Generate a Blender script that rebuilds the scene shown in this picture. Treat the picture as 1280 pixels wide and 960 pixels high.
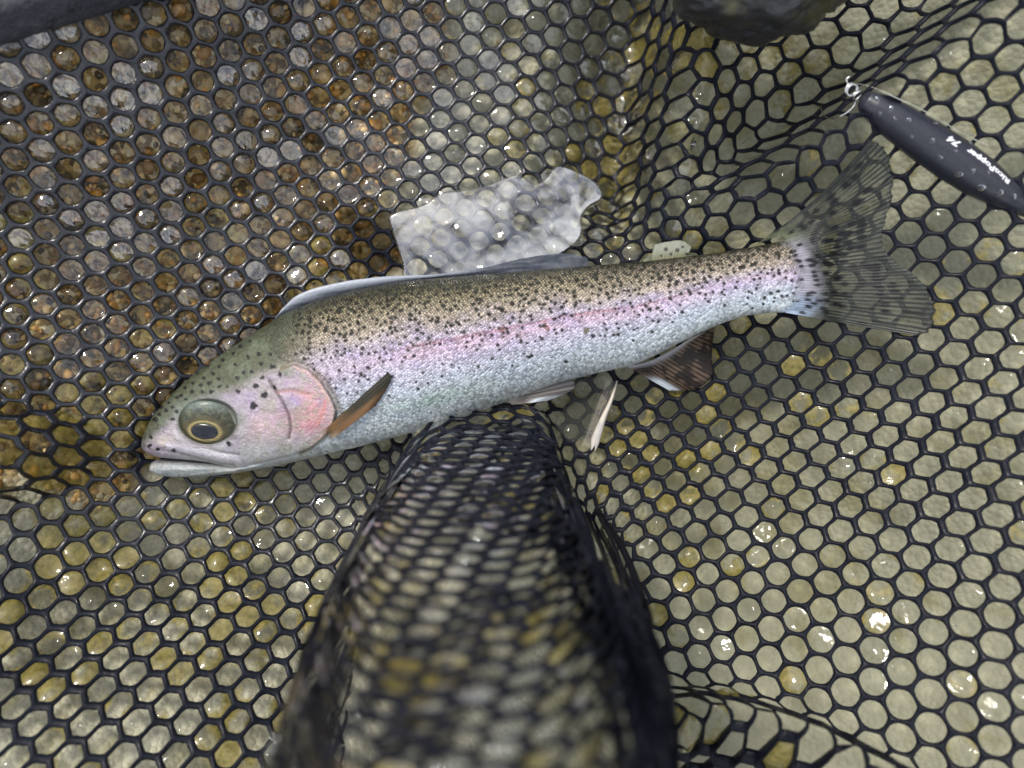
import bpy, bmesh, math, random
import numpy as np

# ------------------------------------------------------------------ camera, world, sun, exposure
scn = bpy.context.scene
for o in list(bpy.data.objects):
    bpy.data.objects.remove(o)
COL = scn.collection
H = 300.0            # camera height above the net plane, mm
F = 1000.0           # focal length in photo pixels (photo is 1280 x 960)

cam_d = bpy.data.cameras.new('camera')
cam = bpy.data.objects.new('camera', cam_d)
COL.objects.link(cam)
cam.location = (0, 0, H * .001)
cam.rotation_euler = (0, 0, 0)
cam_d.sensor_width = 36.0
cam_d.lens = 36.0 * F / 1280.0
cam_d.clip_start = 0.005
cam_d.clip_end = 50.0
cam_d.dof.use_dof = True
cam_d.dof.focus_distance = 0.297
cam_d.dof.aperture_fstop = 5.8
scn.camera = cam

SUN_EL, SUN_AZ = math.radians(52), math.radians(-38)     # azimuth from +Y (top of the picture), + to the right
world = bpy.data.worlds.new('World')
scn.world = world
world.use_nodes = True
wn, wl = world.node_tree.nodes, world.node_tree.links
wn.clear()
w_out = wn.new('ShaderNodeOutputWorld')
w_bg = wn.new('ShaderNodeBackground')
w_bg.inputs['Strength'].default_value = 0.11
sky = wn.new('ShaderNodeTexSky')
sky.sky_type = 'NISHITA'
sky.sun_disc = False
sky.sun_elevation = SUN_EL
sky.sun_rotation = SUN_AZ
sky.dust_density = 2.0
w_tc = wn.new('ShaderNodeTexCoord')
w_no = wn.new('ShaderNodeTexNoise')
w_no.inputs['Scale'].default_value = 2.6
w_no.inputs['Detail'].default_value = 6
w_no.inputs['Roughness'].default_value = 0.6
w_cr = wn.new('ShaderNodeValToRGB')
w_cr.color_ramp.elements[0].position = 0.40
w_cr.color_ramp.elements[0].color = (0.12, 0.12, 0.12, 1)
w_cr.color_ramp.elements[1].position = 0.60
w_mx = wn.new('ShaderNodeMix')
w_mx.data_type = 'RGBA'
w_mx.inputs[7].default_value = (11.5, 11.7, 12.2, 1)      # bright thin cloud
wl.new(w_tc.outputs['Generated'], w_no.inputs['Vector'])
wl.new(w_no.outputs['Fac'], w_cr.inputs['Fac'])
wl.new(w_cr.outputs['Color'], w_mx.inputs[0])
wl.new(sky.outputs['Color'], w_mx.inputs[6])
wl.new(w_mx.outputs[2], w_bg.inputs['Color'])
wl.new(w_bg.outputs[0], w_out.inputs[0])

sun_d = bpy.data.lights.new('sun', 'SUN')
sun_d.energy = 2.3
sun_d.angle = math.radians(9)
sun_d.color = (1.0, 0.95, 0.87)
sun = bpy.data.objects.new('sun', sun_d)
COL.objects.link(sun)
sun.location = (-.6, .8, 1.5)
sun.rotation_euler = (math.pi / 2 - SUN_EL, 0, math.pi - SUN_AZ)   # light comes from azimuth SUN_AZ

scn.cycles.max_bounces = 6
scn.cycles.diffuse_bounces = 2
scn.cycles.glossy_bounces = 2
scn.cycles.transparent_max_bounces = 8
scn.cycles.use_adaptive_sampling = True
scn.cycles.adaptive_threshold = 0.025
vs = scn.view_settings
vs.view_transform = 'Standard'
vs.look = 'None'
vs.gamma = 1.0
vs.use_curve_mapping = False
vs.exposure = 0.5

# ------------------------------------------------------------------ helpers
rng = np.random.default_rng(7)
random.seed(7)


def PX(px, py, z):
    """photo pixel + height in mm -> plan position in mm"""
    s = (H - np.asarray(z, float)) / F
    return (np.asarray(px, float) - 640) * s, (480 - np.asarray(py, float)) * s


def W(px, py, z):
    x, y = PX(px, py, z)
    return np.stack([x, y, np.broadcast_to(np.asarray(z, float), np.shape(x))], -1)


def smooth(a, b, x):
    t = np.clip((np.asarray(x, float) - a) / (b - a), 0, 1)
    return t * t * (3 - 2 * t)


def lerp_pts(x, pts):
    p = np.array(pts, float)
    return np.interp(x, p[:, 0], p[:, 1])


def spline(pts, n):
    """Catmull-Rom through points, n samples by arc length"""
    p = np.array(pts, float)
    p = np.vstack([2 * p[0] - p[1], p, 2 * p[-1] - p[-2]])
    out = []
    for i in range(1, len(p) - 2):
        t = np.linspace(0, 1, 24, endpoint=False)[:, None]
        a, b, c, d = p[i - 1], p[i], p[i + 1], p[i + 2]
        out.append(.5 * (2 * b + (c - a) * t + (2 * a - 5 * b + 4 * c - d) * t ** 2 + (3 * b - a - 3 * c + d) * t ** 3))
    out.append(p[-2][None])
    q = np.vstack(out)
    L = np.r_[0, np.cumsum(np.linalg.norm(np.diff(q, axis=0), axis=1))]
    s = np.linspace(0, L[-1], n)
    return np.stack([np.interp(s, L, q[:, k]) for k in range(q.shape[1])], -1)


def hash2(i, j, seed):
    n = (i.astype(np.int64) * 374761393 + j.astype(np.int64) * 668265263 + seed * 974634777) & 0xffffffff
    n = ((n ^ (n >> 13)) * 1274126177) & 0xffffffff
    n = (n ^ (n >> 16)) & 0xffffffff
    return n / 4294967295.0


def vnoise(x, y, seed=0):
    x = np.asarray(x, float); y = np.asarray(y, float)
    i, j = np.floor(x).astype(np.int64), np.floor(y).astype(np.int64)
    u, v = x - i, y - j
    u = u * u * (3 - 2 * u); v = v * v * (3 - 2 * v)
    a = hash2(i, j, seed); b = hash2(i + 1, j, seed); c = hash2(i, j + 1, seed); d = hash2(i + 1, j + 1, seed)
    return (a * (1 - u) + b * u) * (1 - v) + (c * (1 - u) + d * u) * v


def fbm(x, y, seed=0, oct=4):
    s = 0; a = .5; t = 0
    for k in range(oct):
        s = s + a * vnoise(x * 2 ** k, y * 2 ** k, seed + k * 17); t += a; a *= .5
    return s / t


def polydist(px, py, pts):
    """distance of points to a polyline, and the side sign of the nearest segment"""
    p = np.array(pts, float)
    best = np.full(np.shape(px), 1e9); side = np.zeros(np.shape(px)); par = np.zeros(np.shape(px))
    for k in range(len(p) - 1):
        a, b = p[k], p[k + 1]; d = b - a; L2 = d @ d
        t = np.clip(((px - a[0]) * d[0] + (py - a[1]) * d[1]) / L2, 0, 1)
        ex, ey = px - a[0] - t * d[0], py - a[1] - t * d[1]
        dist = np.hypot(ex, ey)
        s = np.sign(d[0] * (py - a[1]) - d[1] * (px - a[0]))
        m = dist < best
        best = np.where(m, dist, best); side = np.where(m, s, side); par = np.where(m, k + t, par)
    return best, side, par


def srgb(r, g, b):
    c = np.array([r, g, b], float) / 255
    return np.where(c <= .04045, c / 12.92, ((c + .055) / 1.055) ** 2.4)


def mesh_obj(name, verts_mm, faces, mat, parent=None, smooth_shade=True, uv=None, colors=None, floats=None):
    me = bpy.data.meshes.new(name)
    v = np.asarray(verts_mm, float) * .001
    me.vertices.add(len(v))
    me.vertices.foreach_set('co', v.ravel())
    if isinstance(faces, np.ndarray):
        k = faces.shape[1]
        nf = len(faces)
        me.loops.add(nf * k); me.polygons.add(nf)
        me.loops.foreach_set('vertex_index', faces.ravel().astype(np.int32))
        me.polygons.foreach_set('loop_start', np.arange(0, nf * k, k, dtype=np.int32))
        me.polygons.foreach_set('loop_total', np.full(nf, k, dtype=np.int32))
    else:
        fl = [i for f in faces for i in f]
        lens = np.array([len(f) for f in faces], np.int32)
        me.loops.add(len(fl)); me.polygons.add(len(faces))
        me.loops.foreach_set('vertex_index', np.array(fl, np.int32))
        me.polygons.foreach_set('loop_start', np.r_[0, np.cumsum(lens)[:-1]].astype(np.int32))
        me.polygons.foreach_set('loop_total', lens)
    me.update(calc_edges=True)
    me.validate()
    if uv is not None:
        ul = me.uv_layers.new(name='plan')
        idx = np.empty(len(me.loops), np.int32); me.loops.foreach_get('vertex_index', idx)
        ul.data.foreach_set('uv', np.asarray(uv, float)[idx].ravel().astype(np.float32))
    if colors is not None:
        ca = me.color_attributes.new('tint', 'FLOAT_COLOR', 'POINT')
        c4 = np.ones((len(v), 4), np.float32); c4[:, :3] = colors
        ca.data.foreach_set('color', c4.ravel())
    for fn, arr in (floats or {}).items():
        fa = me.attributes.new(fn, 'FLOAT', 'POINT')
        fa.data.foreach_set('value', np.asarray(arr, np.float32))
    if smooth_shade:
        me.polygons.foreach_set('use_smooth', np.ones(len(me.polygons), bool))
    me.materials.append(mat)
    ob = bpy.data.objects.new(name, me)
    COL.objects.link(ob)
    if parent is not None:
        ob.parent = parent
        ob.matrix_parent_inverse = parent_matrix(parent).inverted()
    return ob


def parent_matrix(p):
    from mathutils import Matrix
    m = Matrix.Translation(p.location)
    return m if p.parent is None else m      # parts sit at the origin of the picture plane


def thing(name, loc_mm, label, cat, group=None):
    o = bpy.data.objects.new(name, None)
    COL.objects.link(o)
    o.location = tuple(c * .001 for c in loc_mm)
    o.empty_display_size = .01
    o['label'] = label; o['category'] = cat
    if group: o['group'] = group
    return o


def grid_faces(nu, nv, close_v=False, off=0):
    i = np.arange(nu - 1)[:, None]
    j = np.arange(nv if close_v else nv - 1)[None, :]
    a = i * nv + j
    b = i * nv + (j + 1) % nv
    return np.stack([a, b, b + nv, a + nv], -1).reshape(-1, 4) + off


def tube(path, rad, n=10, cap=True):
    p = np.asarray(path, float); m = len(p)
    r = np.broadcast_to(np.asarray(rad, float), (m,))
    t = np.gradient(p, axis=0); t /= np.linalg.norm(t, axis=1)[:, None] + 1e-12
    nrm = np.cross(t[0], [0, 0, 1.]);
    if np.linalg.norm(nrm) < 1e-3: nrm = np.cross(t[0], [0, 1., 0])
    vs_ = []
    for k in range(m):
        nrm = nrm - t[k] * (nrm @ t[k]); nrm /= np.linalg.norm(nrm)
        b = np.cross(t[k], nrm)
        a = np.arange(n) * 2 * math.pi / n
        vs_.append(p[k] + r[k] * (np.cos(a)[:, None] * nrm + np.sin(a)[:, None] * b))
    f = [list(q) for q in grid_faces(m, n, True)]
    if cap:
        f.append(list(range(n))[::-1]); f.append([(m - 1) * n + q for q in range(n)])
    return np.vstack(vs_), f


# --- materials
class NT:
    def __init__(self, name):
        self.m = bpy.data.materials.new(name); self.m.use_nodes = True
        self.n = self.m.node_tree.nodes; self.l = self.m.node_tree.links
        self.n.clear()
        self.out = self.n.new('ShaderNodeOutputMaterial')

    def node(self, t, **kw):
        nd = self.n.new('ShaderNode' + t)
        for k, v in kw.items():
            if hasattr(nd, k): setattr(nd, k, v)
            else: nd.inputs[k.replace('_', ' ')].default_value = v
        return nd

    def link(self, a, b):
        self.l.new(a, b)

    def bsdf(self, **kw):
        b = self.n.new('ShaderNodeBsdfPrincipled')
        for k, v in kw.items():
            b.inputs[k].default_value = v
        return b

    def attr(self, name):
        a = self.n.new('ShaderNodeAttribute'); a.attribute_name = name
        return a

    def math(self, op, a, b=None, clamp=False):
        m = self.n.new('ShaderNodeMath'); m.operation = op; m.use_clamp = clamp
        for k, v in enumerate((a, b)):
            if v is None: continue
            if hasattr(v, 'is_output'): self.l.new(v, m.inputs[k])
            else: m.inputs[k].default_value = v
        return m.outputs[0]

    def mix(self, fac, a, b, blend='MIX'):
        m = self.n.new('ShaderNodeMix'); m.data_type = 'RGBA'; m.blend_type = blend
        for k, v in ((0, fac), (6, a), (7, b)):
            if hasattr(v, 'is_output'): self.l.new(v, m.inputs[k])
            else: m.inputs[k].default_value = v if k == 0 else (*v, 1)
        return m.outputs[2]

    def noise(self, scale, detail=4, rough=.55, vec=None, dim='3D'):
        t = self.n.new('ShaderNodeTexNoise'); t.noise_dimensions = dim
        t.inputs['Scale'].default_value = scale; t.inputs['Detail'].default_value = detail
        t.inputs['Roughness'].default_value = rough
        if vec is not None: self.l.new(vec, t.inputs['Vector'])
        return t

    def pos(self):
        g = self.n.new('ShaderNodeNewGeometry'); return g.outputs['Position']

    def ramp(self, fac, *stops):
        r = self.n.new('ShaderNodeValToRGB')
        e = r.color_ramp.elements
        while len(e) < len(stops): e.new(.5)
        for k, (p, c) in enumerate(stops):
            e[k].position = p; e[k].color = (*c, 1) if len(c) == 3 else c
        self.l.new(fac, r.inputs[0])
        return r.outputs[0]

    def bump(self, h, strength, dist=.001, normal=None):
        b = self.n.new('ShaderNodeBump')
        b.inputs['Strength'].default_value = strength; b.inputs['Distance'].default_value = dist
        self.l.new(h, b.inputs['Height'])
        if normal is not None: self.l.new(normal, b.inputs['Normal'])
        return b.outputs[0]

    def done(self, shader):
        self.l.new(shader, self.out.inputs['Surface']); return self.m


def mat_rubber():
    t = NT('wet_dark_rubber')
    b = t.bsdf(Roughness=.3)
    n1 = t.noise(900, 3, .6, t.pos()); n2 = t.noise(60, 4, .6, t.pos())
    c = t.ramp(n2.outputs['Fac'], (.3, (.0035, .0042, .0085)), (.7, (.008, .0095, .0165)))
    t.link(c, b.inputs['Base Color'])
    we = t.attr('wet').outputs['Fac']
    t.link(t.math('SUBTRACT', t.math('ADD', t.math('MULTIPLY', n2.outputs['Fac'], .3), .34), t.math('MULTIPLY', we, .2)), b.inputs['Roughness'])
    t.link(t.math('ADD', t.math('MULTIPLY', we, .42), .10), b.inputs['Specular IOR Level'])
    t.link(t.math('MULTIPLY', we, .30), b.inputs['Coat Weight'])
    b.inputs['Coat Roughness'].default_value = .1
    n4 = t.noise(330, 3, .6, t.pos())
    t.link(t.bump(n4.outputs['Fac'], .55, .0007, t.bump(n1.outputs['Fac'], .4, .0004)), b.inputs['Normal'])
    return t.done(b.outputs[0])


def mat_water(name, ior, bump, scale=140, sky_mottle=False):
    t = NT(name)
    tr = t.node('BsdfTransparent'); gl = t.node('BsdfGlossy'); gl.inputs['Roughness'].default_value = .03
    col = t.attr('tint'); alg = t.attr('algae')
    t.link(col.outputs['Color'], tr.inputs['Color'])
    df = t.bsdf(Roughness=.4)
    nn = t.noise(500, 4, .6, t.pos())
    t.link(t.ramp(nn.outputs['Fac'], (.3, (.10, .085, .012)), (.55, (.21, .17, .035)), (.75, (.33, .25, .09))), df.inputs['Base Color'])
    m1 = t.node('MixShader'); t.link(alg.outputs['Fac'], m1.inputs[0]); t.link(tr.outputs[0], m1.inputs[1]); t.link(df.outputs[0], m1.inputs[2])
    fr = t.node('Fresnel'); fr.inputs['IOR'].default_value = ior
    she = t.attr('sheen')
    n = t.noise(scale, 3, .5, t.pos())
    bp = t.bump(n.outputs['Fac'], bump, .002)
    t.link(bp, gl.inputs['Normal']); t.link(bp, fr.inputs['Normal'])
    m2 = t.node('MixShader'); fac = t.math('MULTIPLY', fr.outputs[0], she.outputs['Fac'], True)
    if sky_mottle:
        rn = t.noise(52, 3, .5, t.pos()); rn.inputs['Distortion'].default_value = 1.6  # noise varies the reflectance to imitate swirls in the reflected sky
        fac = t.math('MULTIPLY', fac, t.ramp(rn.outputs['Fac'], (.36, (.12, .12, .12)), (.5, (.75, .75, .75)), (.66, (1, 1, 1))), True)
    t.link(fac, m2.inputs[0]); t.link(m1.outputs[0], m2.inputs[1]); t.link(gl.outputs[0], m2.inputs[2])
    return t.done(m2.outputs[0])


def mat_bed():
    t = NT('silt_and_gravel_bed')
    b = t.bsdf(Roughness=.7)
    p = t.pos()
    g = t.attr('gravel')
    al = t.attr('algae')
    vo = t.node('TexVoronoi'); vo.inputs['Scale'].default_value = 420; t.link(p, vo.inputs['Vector'])
    vo2 = t.node('TexVoronoi'); vo2.inputs['Scale'].default_value = 1100; t.link(p, vo2.inputs['Vector'])
    n1 = t.noise(260, 6, .7, p); n2 = t.noise(70, 5, .6, p); n3 = t.noise(1500, 3, .7, p)
    sep = t.node('SeparateColor'); t.link(vo.outputs['Color'], sep.inputs[0])
    grav = t.ramp(sep.outputs[0], (.0, (.10, .065, .022)), (.3, (.30, .19, .060)), (.6, (.48, .32, .105)), (.85, (.62, .46, .21)), (1, (.70, .62, .43)))
    grav = t.mix(t.ramp(n2.outputs['Fac'], (.34, (1, 1, 1)), (.46, (0, 0, 0))), grav, (.045, .035, .02))
    silt = t.ramp(n1.outputs['Fac'], (.25, (.44, .42, .30)), (.5, (.54, .515, .385)), (.75, (.62, .595, .46)))
    sep2 = t.node('SeparateColor'); t.link(vo2.outputs['Color'], sep2.inputs[0])
    silt = t.mix(.22, silt, t.ramp(sep2.outputs[0], (0, (.25, .22, .14)), (1, (.62, .58, .44))))
    alc = t.ramp(n1.outputs['Fac'], (.3, (.10, .09, .015)), (.6, (.22, .19, .04)))
    silt = t.mix(t.math('MULTIPLY', t.attr('grey').outputs['Fac'], .82), silt, (.305, .30, .205))
    silt = t.mix(al.outputs['Fac'], silt, alc)
    c = t.mix(g.outputs['Fac'], silt, grav)
    t.link(c, b.inputs['Base Color'])
    h = t.math('ADD', t.math('MULTIPLY', vo.outputs['Distance'], -1.4), t.math('MULTIPLY', n3.outputs['Fac'], .5))
    t.link(t.bump(h, .6, .0015), b.inputs['Normal'])
    return t.done(b.outputs[0])


def mat_tint(name, rough=.5, spec=.5, coat=0., bumpscale=None, bumpstr=.3, metallic=0.):
    t = NT(name)
    b = t.bsdf(Roughness=rough, Metallic=metallic)
    b.inputs['Specular IOR Level'].default_value = spec
    b.inputs['Coat Weight'].default_value = coat
    b.inputs['Coat Roughness'].default_value = .06
    t.link(t.attr('tint').outputs['Color'], b.inputs['Base Color'])
    if bumpscale:
        n = t.noise(bumpscale, 4, .6, t.pos())
        t.link(t.bump(n.outputs['Fac'], bumpstr, .0006), b.inputs['Normal'])
    return t.done(b.outputs[0])


def mat_plain(name, col, rough=.4, metallic=0., coat=0., noise=None):
    t = NT(name)
    b = t.bsdf(Roughness=rough, Metallic=metallic)
    b.inputs['Coat Weight'].default_value = coat
    b.inputs['Coat Roughness'].default_value = .05
    n = t.noise(noise or 300, 4, .6, t.pos())
    lo = tuple(c * .75 for c in col); hi = tuple(min(1, c * 1.25) for c in col)
    t.link(t.ramp(n.outputs['Fac'], (.3, lo), (.7, hi)), b.inputs['Base Color'])
    t.link(t.bump(n.outputs['Fac'], .12, .0004), b.inputs['Normal'])
    return t.done(b.outputs[0])


def mat_fish():
    t = NT('trout_skin')
    b = t.bsdf(Roughness=.34, Metallic=.3)
    col = t.attr('tint'); sm = t.attr('scale_mask'); bk = t.attr('dark_edge')
    uv = t.node('UVMap'); uv.uv_map = 'plan'
    vm = t.node('Mapping'); vm.inputs['Rotation'].default_value = (0, 0, math.radians(45 + 9)); vm.inputs['Scale'].default_value = (1, 1, 1)
    t.link(uv.outputs[0], vm.inputs['Vector'])
    vo = t.node('TexVoronoi'); vo.voronoi_dimensions = '2D'; vo.inputs['Scale'].default_value = 1 / 3.1; vo.inputs['Randomness'].default_value = .5
    t.link(vm.outputs[0], vo.inputs['Vector'])
    d = vo.outputs['Distance']
    sep = t.node('SeparateColor'); t.link(vo.outputs['Color'], sep.inputs[0])
    cen = t.math('SUBTRACT', 1, t.math('MULTIPLY', t.math('POWER', d, 1.6), 2.6), clamp=True)   # 1 in a scale's middle
    # scale edges are darker skin showing between scales, most so on the back
    edge = t.math('MULTIPLY', t.math('SUBTRACT', 1, cen), t.math('MULTIPLY', sm.outputs['Fac'], bk.outputs['Fac']))
    c = t.mix(edge, col.outputs['Color'], (.035, .035, .022))
    var = t.math('ADD', t.math('MULTIPLY', sep.outputs[0], .7), .62)
    cmb = t.node('CombineColor')
    for k in range(3): t.link(var, cmb.inputs[k])
    c2 = t.mix(1.0, c, cmb.outputs[0], 'MULTIPLY')
    c = t.mix(sm.outputs['Fac'], c, c2)
    t.link(c, b.inputs['Base Color'])
    hgt = t.math('MULTIPLY', t.math('MULTIPLY', cen, t.math('ADD', t.math('MULTIPLY', sep.outputs[1], .9), .4)), t.math('MULTIPLY', sm.outputs['Fac'], t.math('ADD', t.math('MULTIPLY', bk.outputs['Fac'], .95), .06)))
    fine = t.noise(.35, 5, .7, uv.outputs[0], '2D')
    fin2 = t.noise(.16, 4, .65, uv.outputs[0], '2D')
    hgt = t.math('ADD', hgt, t.math('ADD', t.math('MULTIPLY', fine.outputs['Fac'], .55), t.math('MULTIPLY', fin2.outputs['Fac'], .9)))
    bp = t.bump(hgt, .75, .0008)
    t.link(bp, b.inputs['Normal']); t.link(bp, b.inputs['Coat Normal'])
    t.link(t.math('ADD', t.math('MULTIPLY', sep.outputs[2], .2), .30), b.inputs['Roughness'])
    b.inputs['Coat Weight'].default_value = .2
    b.inputs['Coat Roughness'].default_value = .2
    b.inputs['Specular IOR Level'].default_value = .42
    return t.done(b.outputs[0])


def mat_fin(name):
    t = NT(name)
    b = t.bsdf(Roughness=.35)
    t.link(t.attr('tint').outputs['Color'], b.inputs['Base Color'])
    b.inputs['Coat Weight'].default_value = .06
    b.inputs['Coat Roughness'].default_value = .2
    b.inputs['Specular IOR Level'].default_value = .22
    t.link(t.attr('opacity').outputs['Fac'], b.inputs['Alpha'])
    return t.done(b.outputs[0])


M_RUBBER = mat_rubber()
M_FILM = mat_water('water_film', 1.36, .3)
M_SHEET = mat_water('still_water', 1.9, .4, 34, True)  # IOR set above real water for a stronger sky reflection
M_BED = mat_bed()
M_PEBBLE = mat_tint('wet_pebbles', .35, .5, .3, 900, .4)
M_FISH = mat_fish()
M_FIN = mat_fin('fin_membrane')
M_HEAD = mat_tint('jaw_skin', .36, .5, .25, 900, .5)
M_EYE = mat_tint('eye_surface', .4, .3, .06, 500, .5)
M_PUPIL = mat_plain('pupil_black', (.003, .004, .010), .22, 0, 0.)
M_LURE = mat_plain('matt_navy_lacquer', (.015, .0165, .026), .38, 0, .12, 900)
M_PRINT = mat_plain('white_print', (.78, .78, .84), .5)
M_STEEL = mat_plain('bright_steel', (.62, .62, .60), .18, 1.)
M_DROP = None

# ------------------------------------------------------------------ the fish's plan (photo pixels), used by the net too
BACK = [(179, 557), (181, 546), (186, 535), (195, 520), (215, 495), (245, 468), (280, 443), (310, 423), (335, 407), (360, 391), (400, 375), (450, 362), (500, 353),
        (550, 348), (600, 344), (650, 340), (700, 336), (750, 332), (800, 328), (850, 322), (900, 316), (940, 309), (970, 303), (998, 300), (1012, 306), (1022, 318), (1028, 332), (1031, 345)]
BELLY = [(179, 559), (181, 563), (190, 568), (205, 572), (230, 574), (260, 577), (300, 586), (340, 581), (400, 569), (450, 558), (500, 545), (540, 534), (580, 521),
         (620, 507), (660, 493), (700, 478), (740, 468), (790, 457), (820, 444), (860, 423), (900, 405), (930, 395), (960, 391), (998, 390), (1012, 385), (1022, 374), (1028, 360), (1031, 347)]
THICK = [(179, 1.5), (183, 4.0), (192, 7), (210, 9.5), (250, 13), (300, 16), (400, 18.5), (520, 19.5), (620, 18.5), (700, 16.5), (800, 12.5), (900, 9), (960, 6.2), (985, 4.2), (1005, 2.8), (1022, 1.6), (1031, .5)]
ZC = [(179, -6), (300, -4), (450, -5), (640, -5), (800, 0), (900, 8), (980, 16), (1030, 19), (1200, 26)]

# ------------------------------------------------------------------ net surface: height over the plan
NODES = [(70, 70, 36), (-150, -100, 60), (300, 60, 2), (600, 60, -22), (740, 60, -24), (600, 250, -22), (150, 420, 0), (10, 330, 12), (300, 300, -10), (420, 420, -18), (640, 420, -22),
         (150, 640, 2), (60, 780, 20), (110, 930, 48), (-100, 1050, 75), (280, 930, 38), (330, 660, -12), (450, 600, -18), (760, 560, -17), (900, 560, -10), (1100, 680, 20), (1240, 900, 52),
         (1000, 880, 26), (1240, 400, 30), (1240, 150, 38), (1400, 500, 55), (1400, 1100, 80), (1400, -100, 60), (1090, 300, 18), (820, 880, 4), (860, 380, -8), (960, 230, 8), (960, 60, 4),
         (640, -150, -5), (300, -150, 25), (900, -150, 15), (640, 1150, 20), (-150, 500, 35)]
_n = np.array(NODES, float)
_nx, _ny = PX(_n[:, 0], _n[:, 1], _n[:, 2])
_nz = _n[:, 2]


def _tps(r2):
    return np.where(r2 > 1e-9, .5 * r2 * np.log(np.maximum(r2, 1e-9)), 0)


_A = _tps((_nx[:, None] - _nx) ** 2 + (_ny[:, None] - _ny) ** 2) + np.eye(len(_nx)) * 400
_P = np.c_[np.ones(len(_nx)), _nx, _ny]
_S = np.block([[_A, _P], [_P.T, np.zeros((3, 3))]])
_c = np.linalg.solve(_S, np.r_[_nz, 0, 0, 0])


def base_h(x, y):
    x = np.asarray(x, float); y = np.asarray(y, float)
    z = _c[-3] + _c[-2] * x + _c[-1] * y
    for k in range(len(_nx)):
        z = z + _c[k] * _tps((x - _nx[k]) ** 2 + (y - _ny[k]) ** 2)
    return np.clip(z, -32, 95)


def step(d, wn_, ww):
    return smooth(-wn_, wn_, d) - smooth(-ww, ww, d)


HUMP_X, HUMP_W = -9.0, 29.0
HUMP_Y = [(-400, 0), (-175, 30), (-140, 120), (-115, 200), (-90, 212), (-74, 206), (-66, 197), (-58, 180), (-50, 157), (-40, 122), (-30, 80), (-22, 44), (-15, 14), (-8, 0), (400, 0)]


def hump_w(x, y):
    wl = lerp_pts(y, [(-400, 50), (-70, 49), (-58, 46), (-50, 43), (-40, 39), (-30, 34), (-22, 29), (-15, 25), (-8, 20), (400, 20)])
    wr = lerp_pts(y, [(-400, 52), (-70, 50), (-58, 44), (-50, 36.5), (-40, 31), (-30, 28), (-22, 25.5), (-15, 23), (-8, 19), (400, 19)])
    return np.where(x < HUMP_X, wl, wr)


def hump_t(x, y):
    return np.abs(x - HUMP_X) / hump_w(x, y)


def hump(x, y):
    hy = lerp_pts(y, [(a, b) for a, b in HUMP_Y])
    t = hump_t(x, y)
    prof = np.where(t < 1, np.maximum(1 - t ** 2.8, 0) ** .55, 0)
    return hy * prof


def fish_cap(x, y):
    px = x / (.3 + .00) + 640
    zc = lerp_pts(px, ZC); s = (H - zc) / F
    px = x / s + 640; py = 480 - y / s
    b = lerp_pts(px, BACK); l = lerp_pts(px, BELLY); T = lerp_pts(px, THICK); zc = lerp_pts(px, ZC)
    l = np.where(px < 420, l + 14 * smooth(420, 300, px), l)
    a = (l - b) / 2 + 2; q = np.abs(py - (l + b) / 2) / a
    out = np.maximum(np.maximum(176 - px, px - 1040), 0) / 12.0
    return zc - T - 1.6 + T * .62 * q ** 2 + 14 * out ** 2


_fx, _fy = PX(*np.array([(770, 1030), (815, 1000), (870, 978), (935, 974), (1000, 985), (1070, 1010), (1180, 1060), (1260, 1100)], float).T, 45)


def fold_r(x, y):
    fd, fs, fp = polydist(x, y, np.stack([_fx, _fy], -1))
    return np.exp(-(fd / 11.0) ** 2) * smooth(0, 1.5, fp + 1e-3) * smooth(7, 6, fp)


def flop(V):
    """the low fold at the bottom edge leans over toward the fish"""
    r = fold_r(V[..., 0], V[..., 1])
    V = np.array(V, float)
    V[..., 0] += 5 * r; V[..., 1] += 25 * r
    return V


def net_h(x, y):
    z = base_h(x, y)
    # the sheet climbs steeply beside the stone (two creases)
    z = z + 72 * step(x - 56 - .10 * (y - 100), 12, 60) * smooth(48, 82, y)
    dx, dy = x - 70, y - 66
    d = dx * .60 - dy * .80; e = dx * .80 + dy * .60
    z = z + 60 * step(d, 11, 46) * smooth(-25, 20, e)
    # small rise entering from the left
    xl, yl = PX(18, 566, 15)
    r = np.hypot((x - xl) / 22, (y - yl) / 16)
    z = z + 32 * (1 - smooth(.45, 1.15, r))
    # low ridge along the bottom edge, right of the tall one
    z = z + 40 * fold_r(x, y)
    # gentle waviness
    z = z + 1.6 * (fbm(x / 26, y / 26, 3, 2) - .5) * 2
    z = np.minimum(z, fish_cap(x, y))
    return z


def full_h(x, y):
    b = net_h(x, y); hp = hump(x, y)
    return np.maximum(b, b * .2 + hp) * (hp > .01) + b * (hp <= .01)


def full_n(x, y, e=1.2):
    gx = (full_h(x + e, y) - full_h(x - e, y)) / (2 * e)
    gy = (full_h(x, y + e) - full_h(x, y - e)) / (2 * e)
    n = np.stack([-gx, -gy, np.ones_like(gx)], -1)
    return n / np.linalg.norm(n, axis=-1, keepdims=True)


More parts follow.
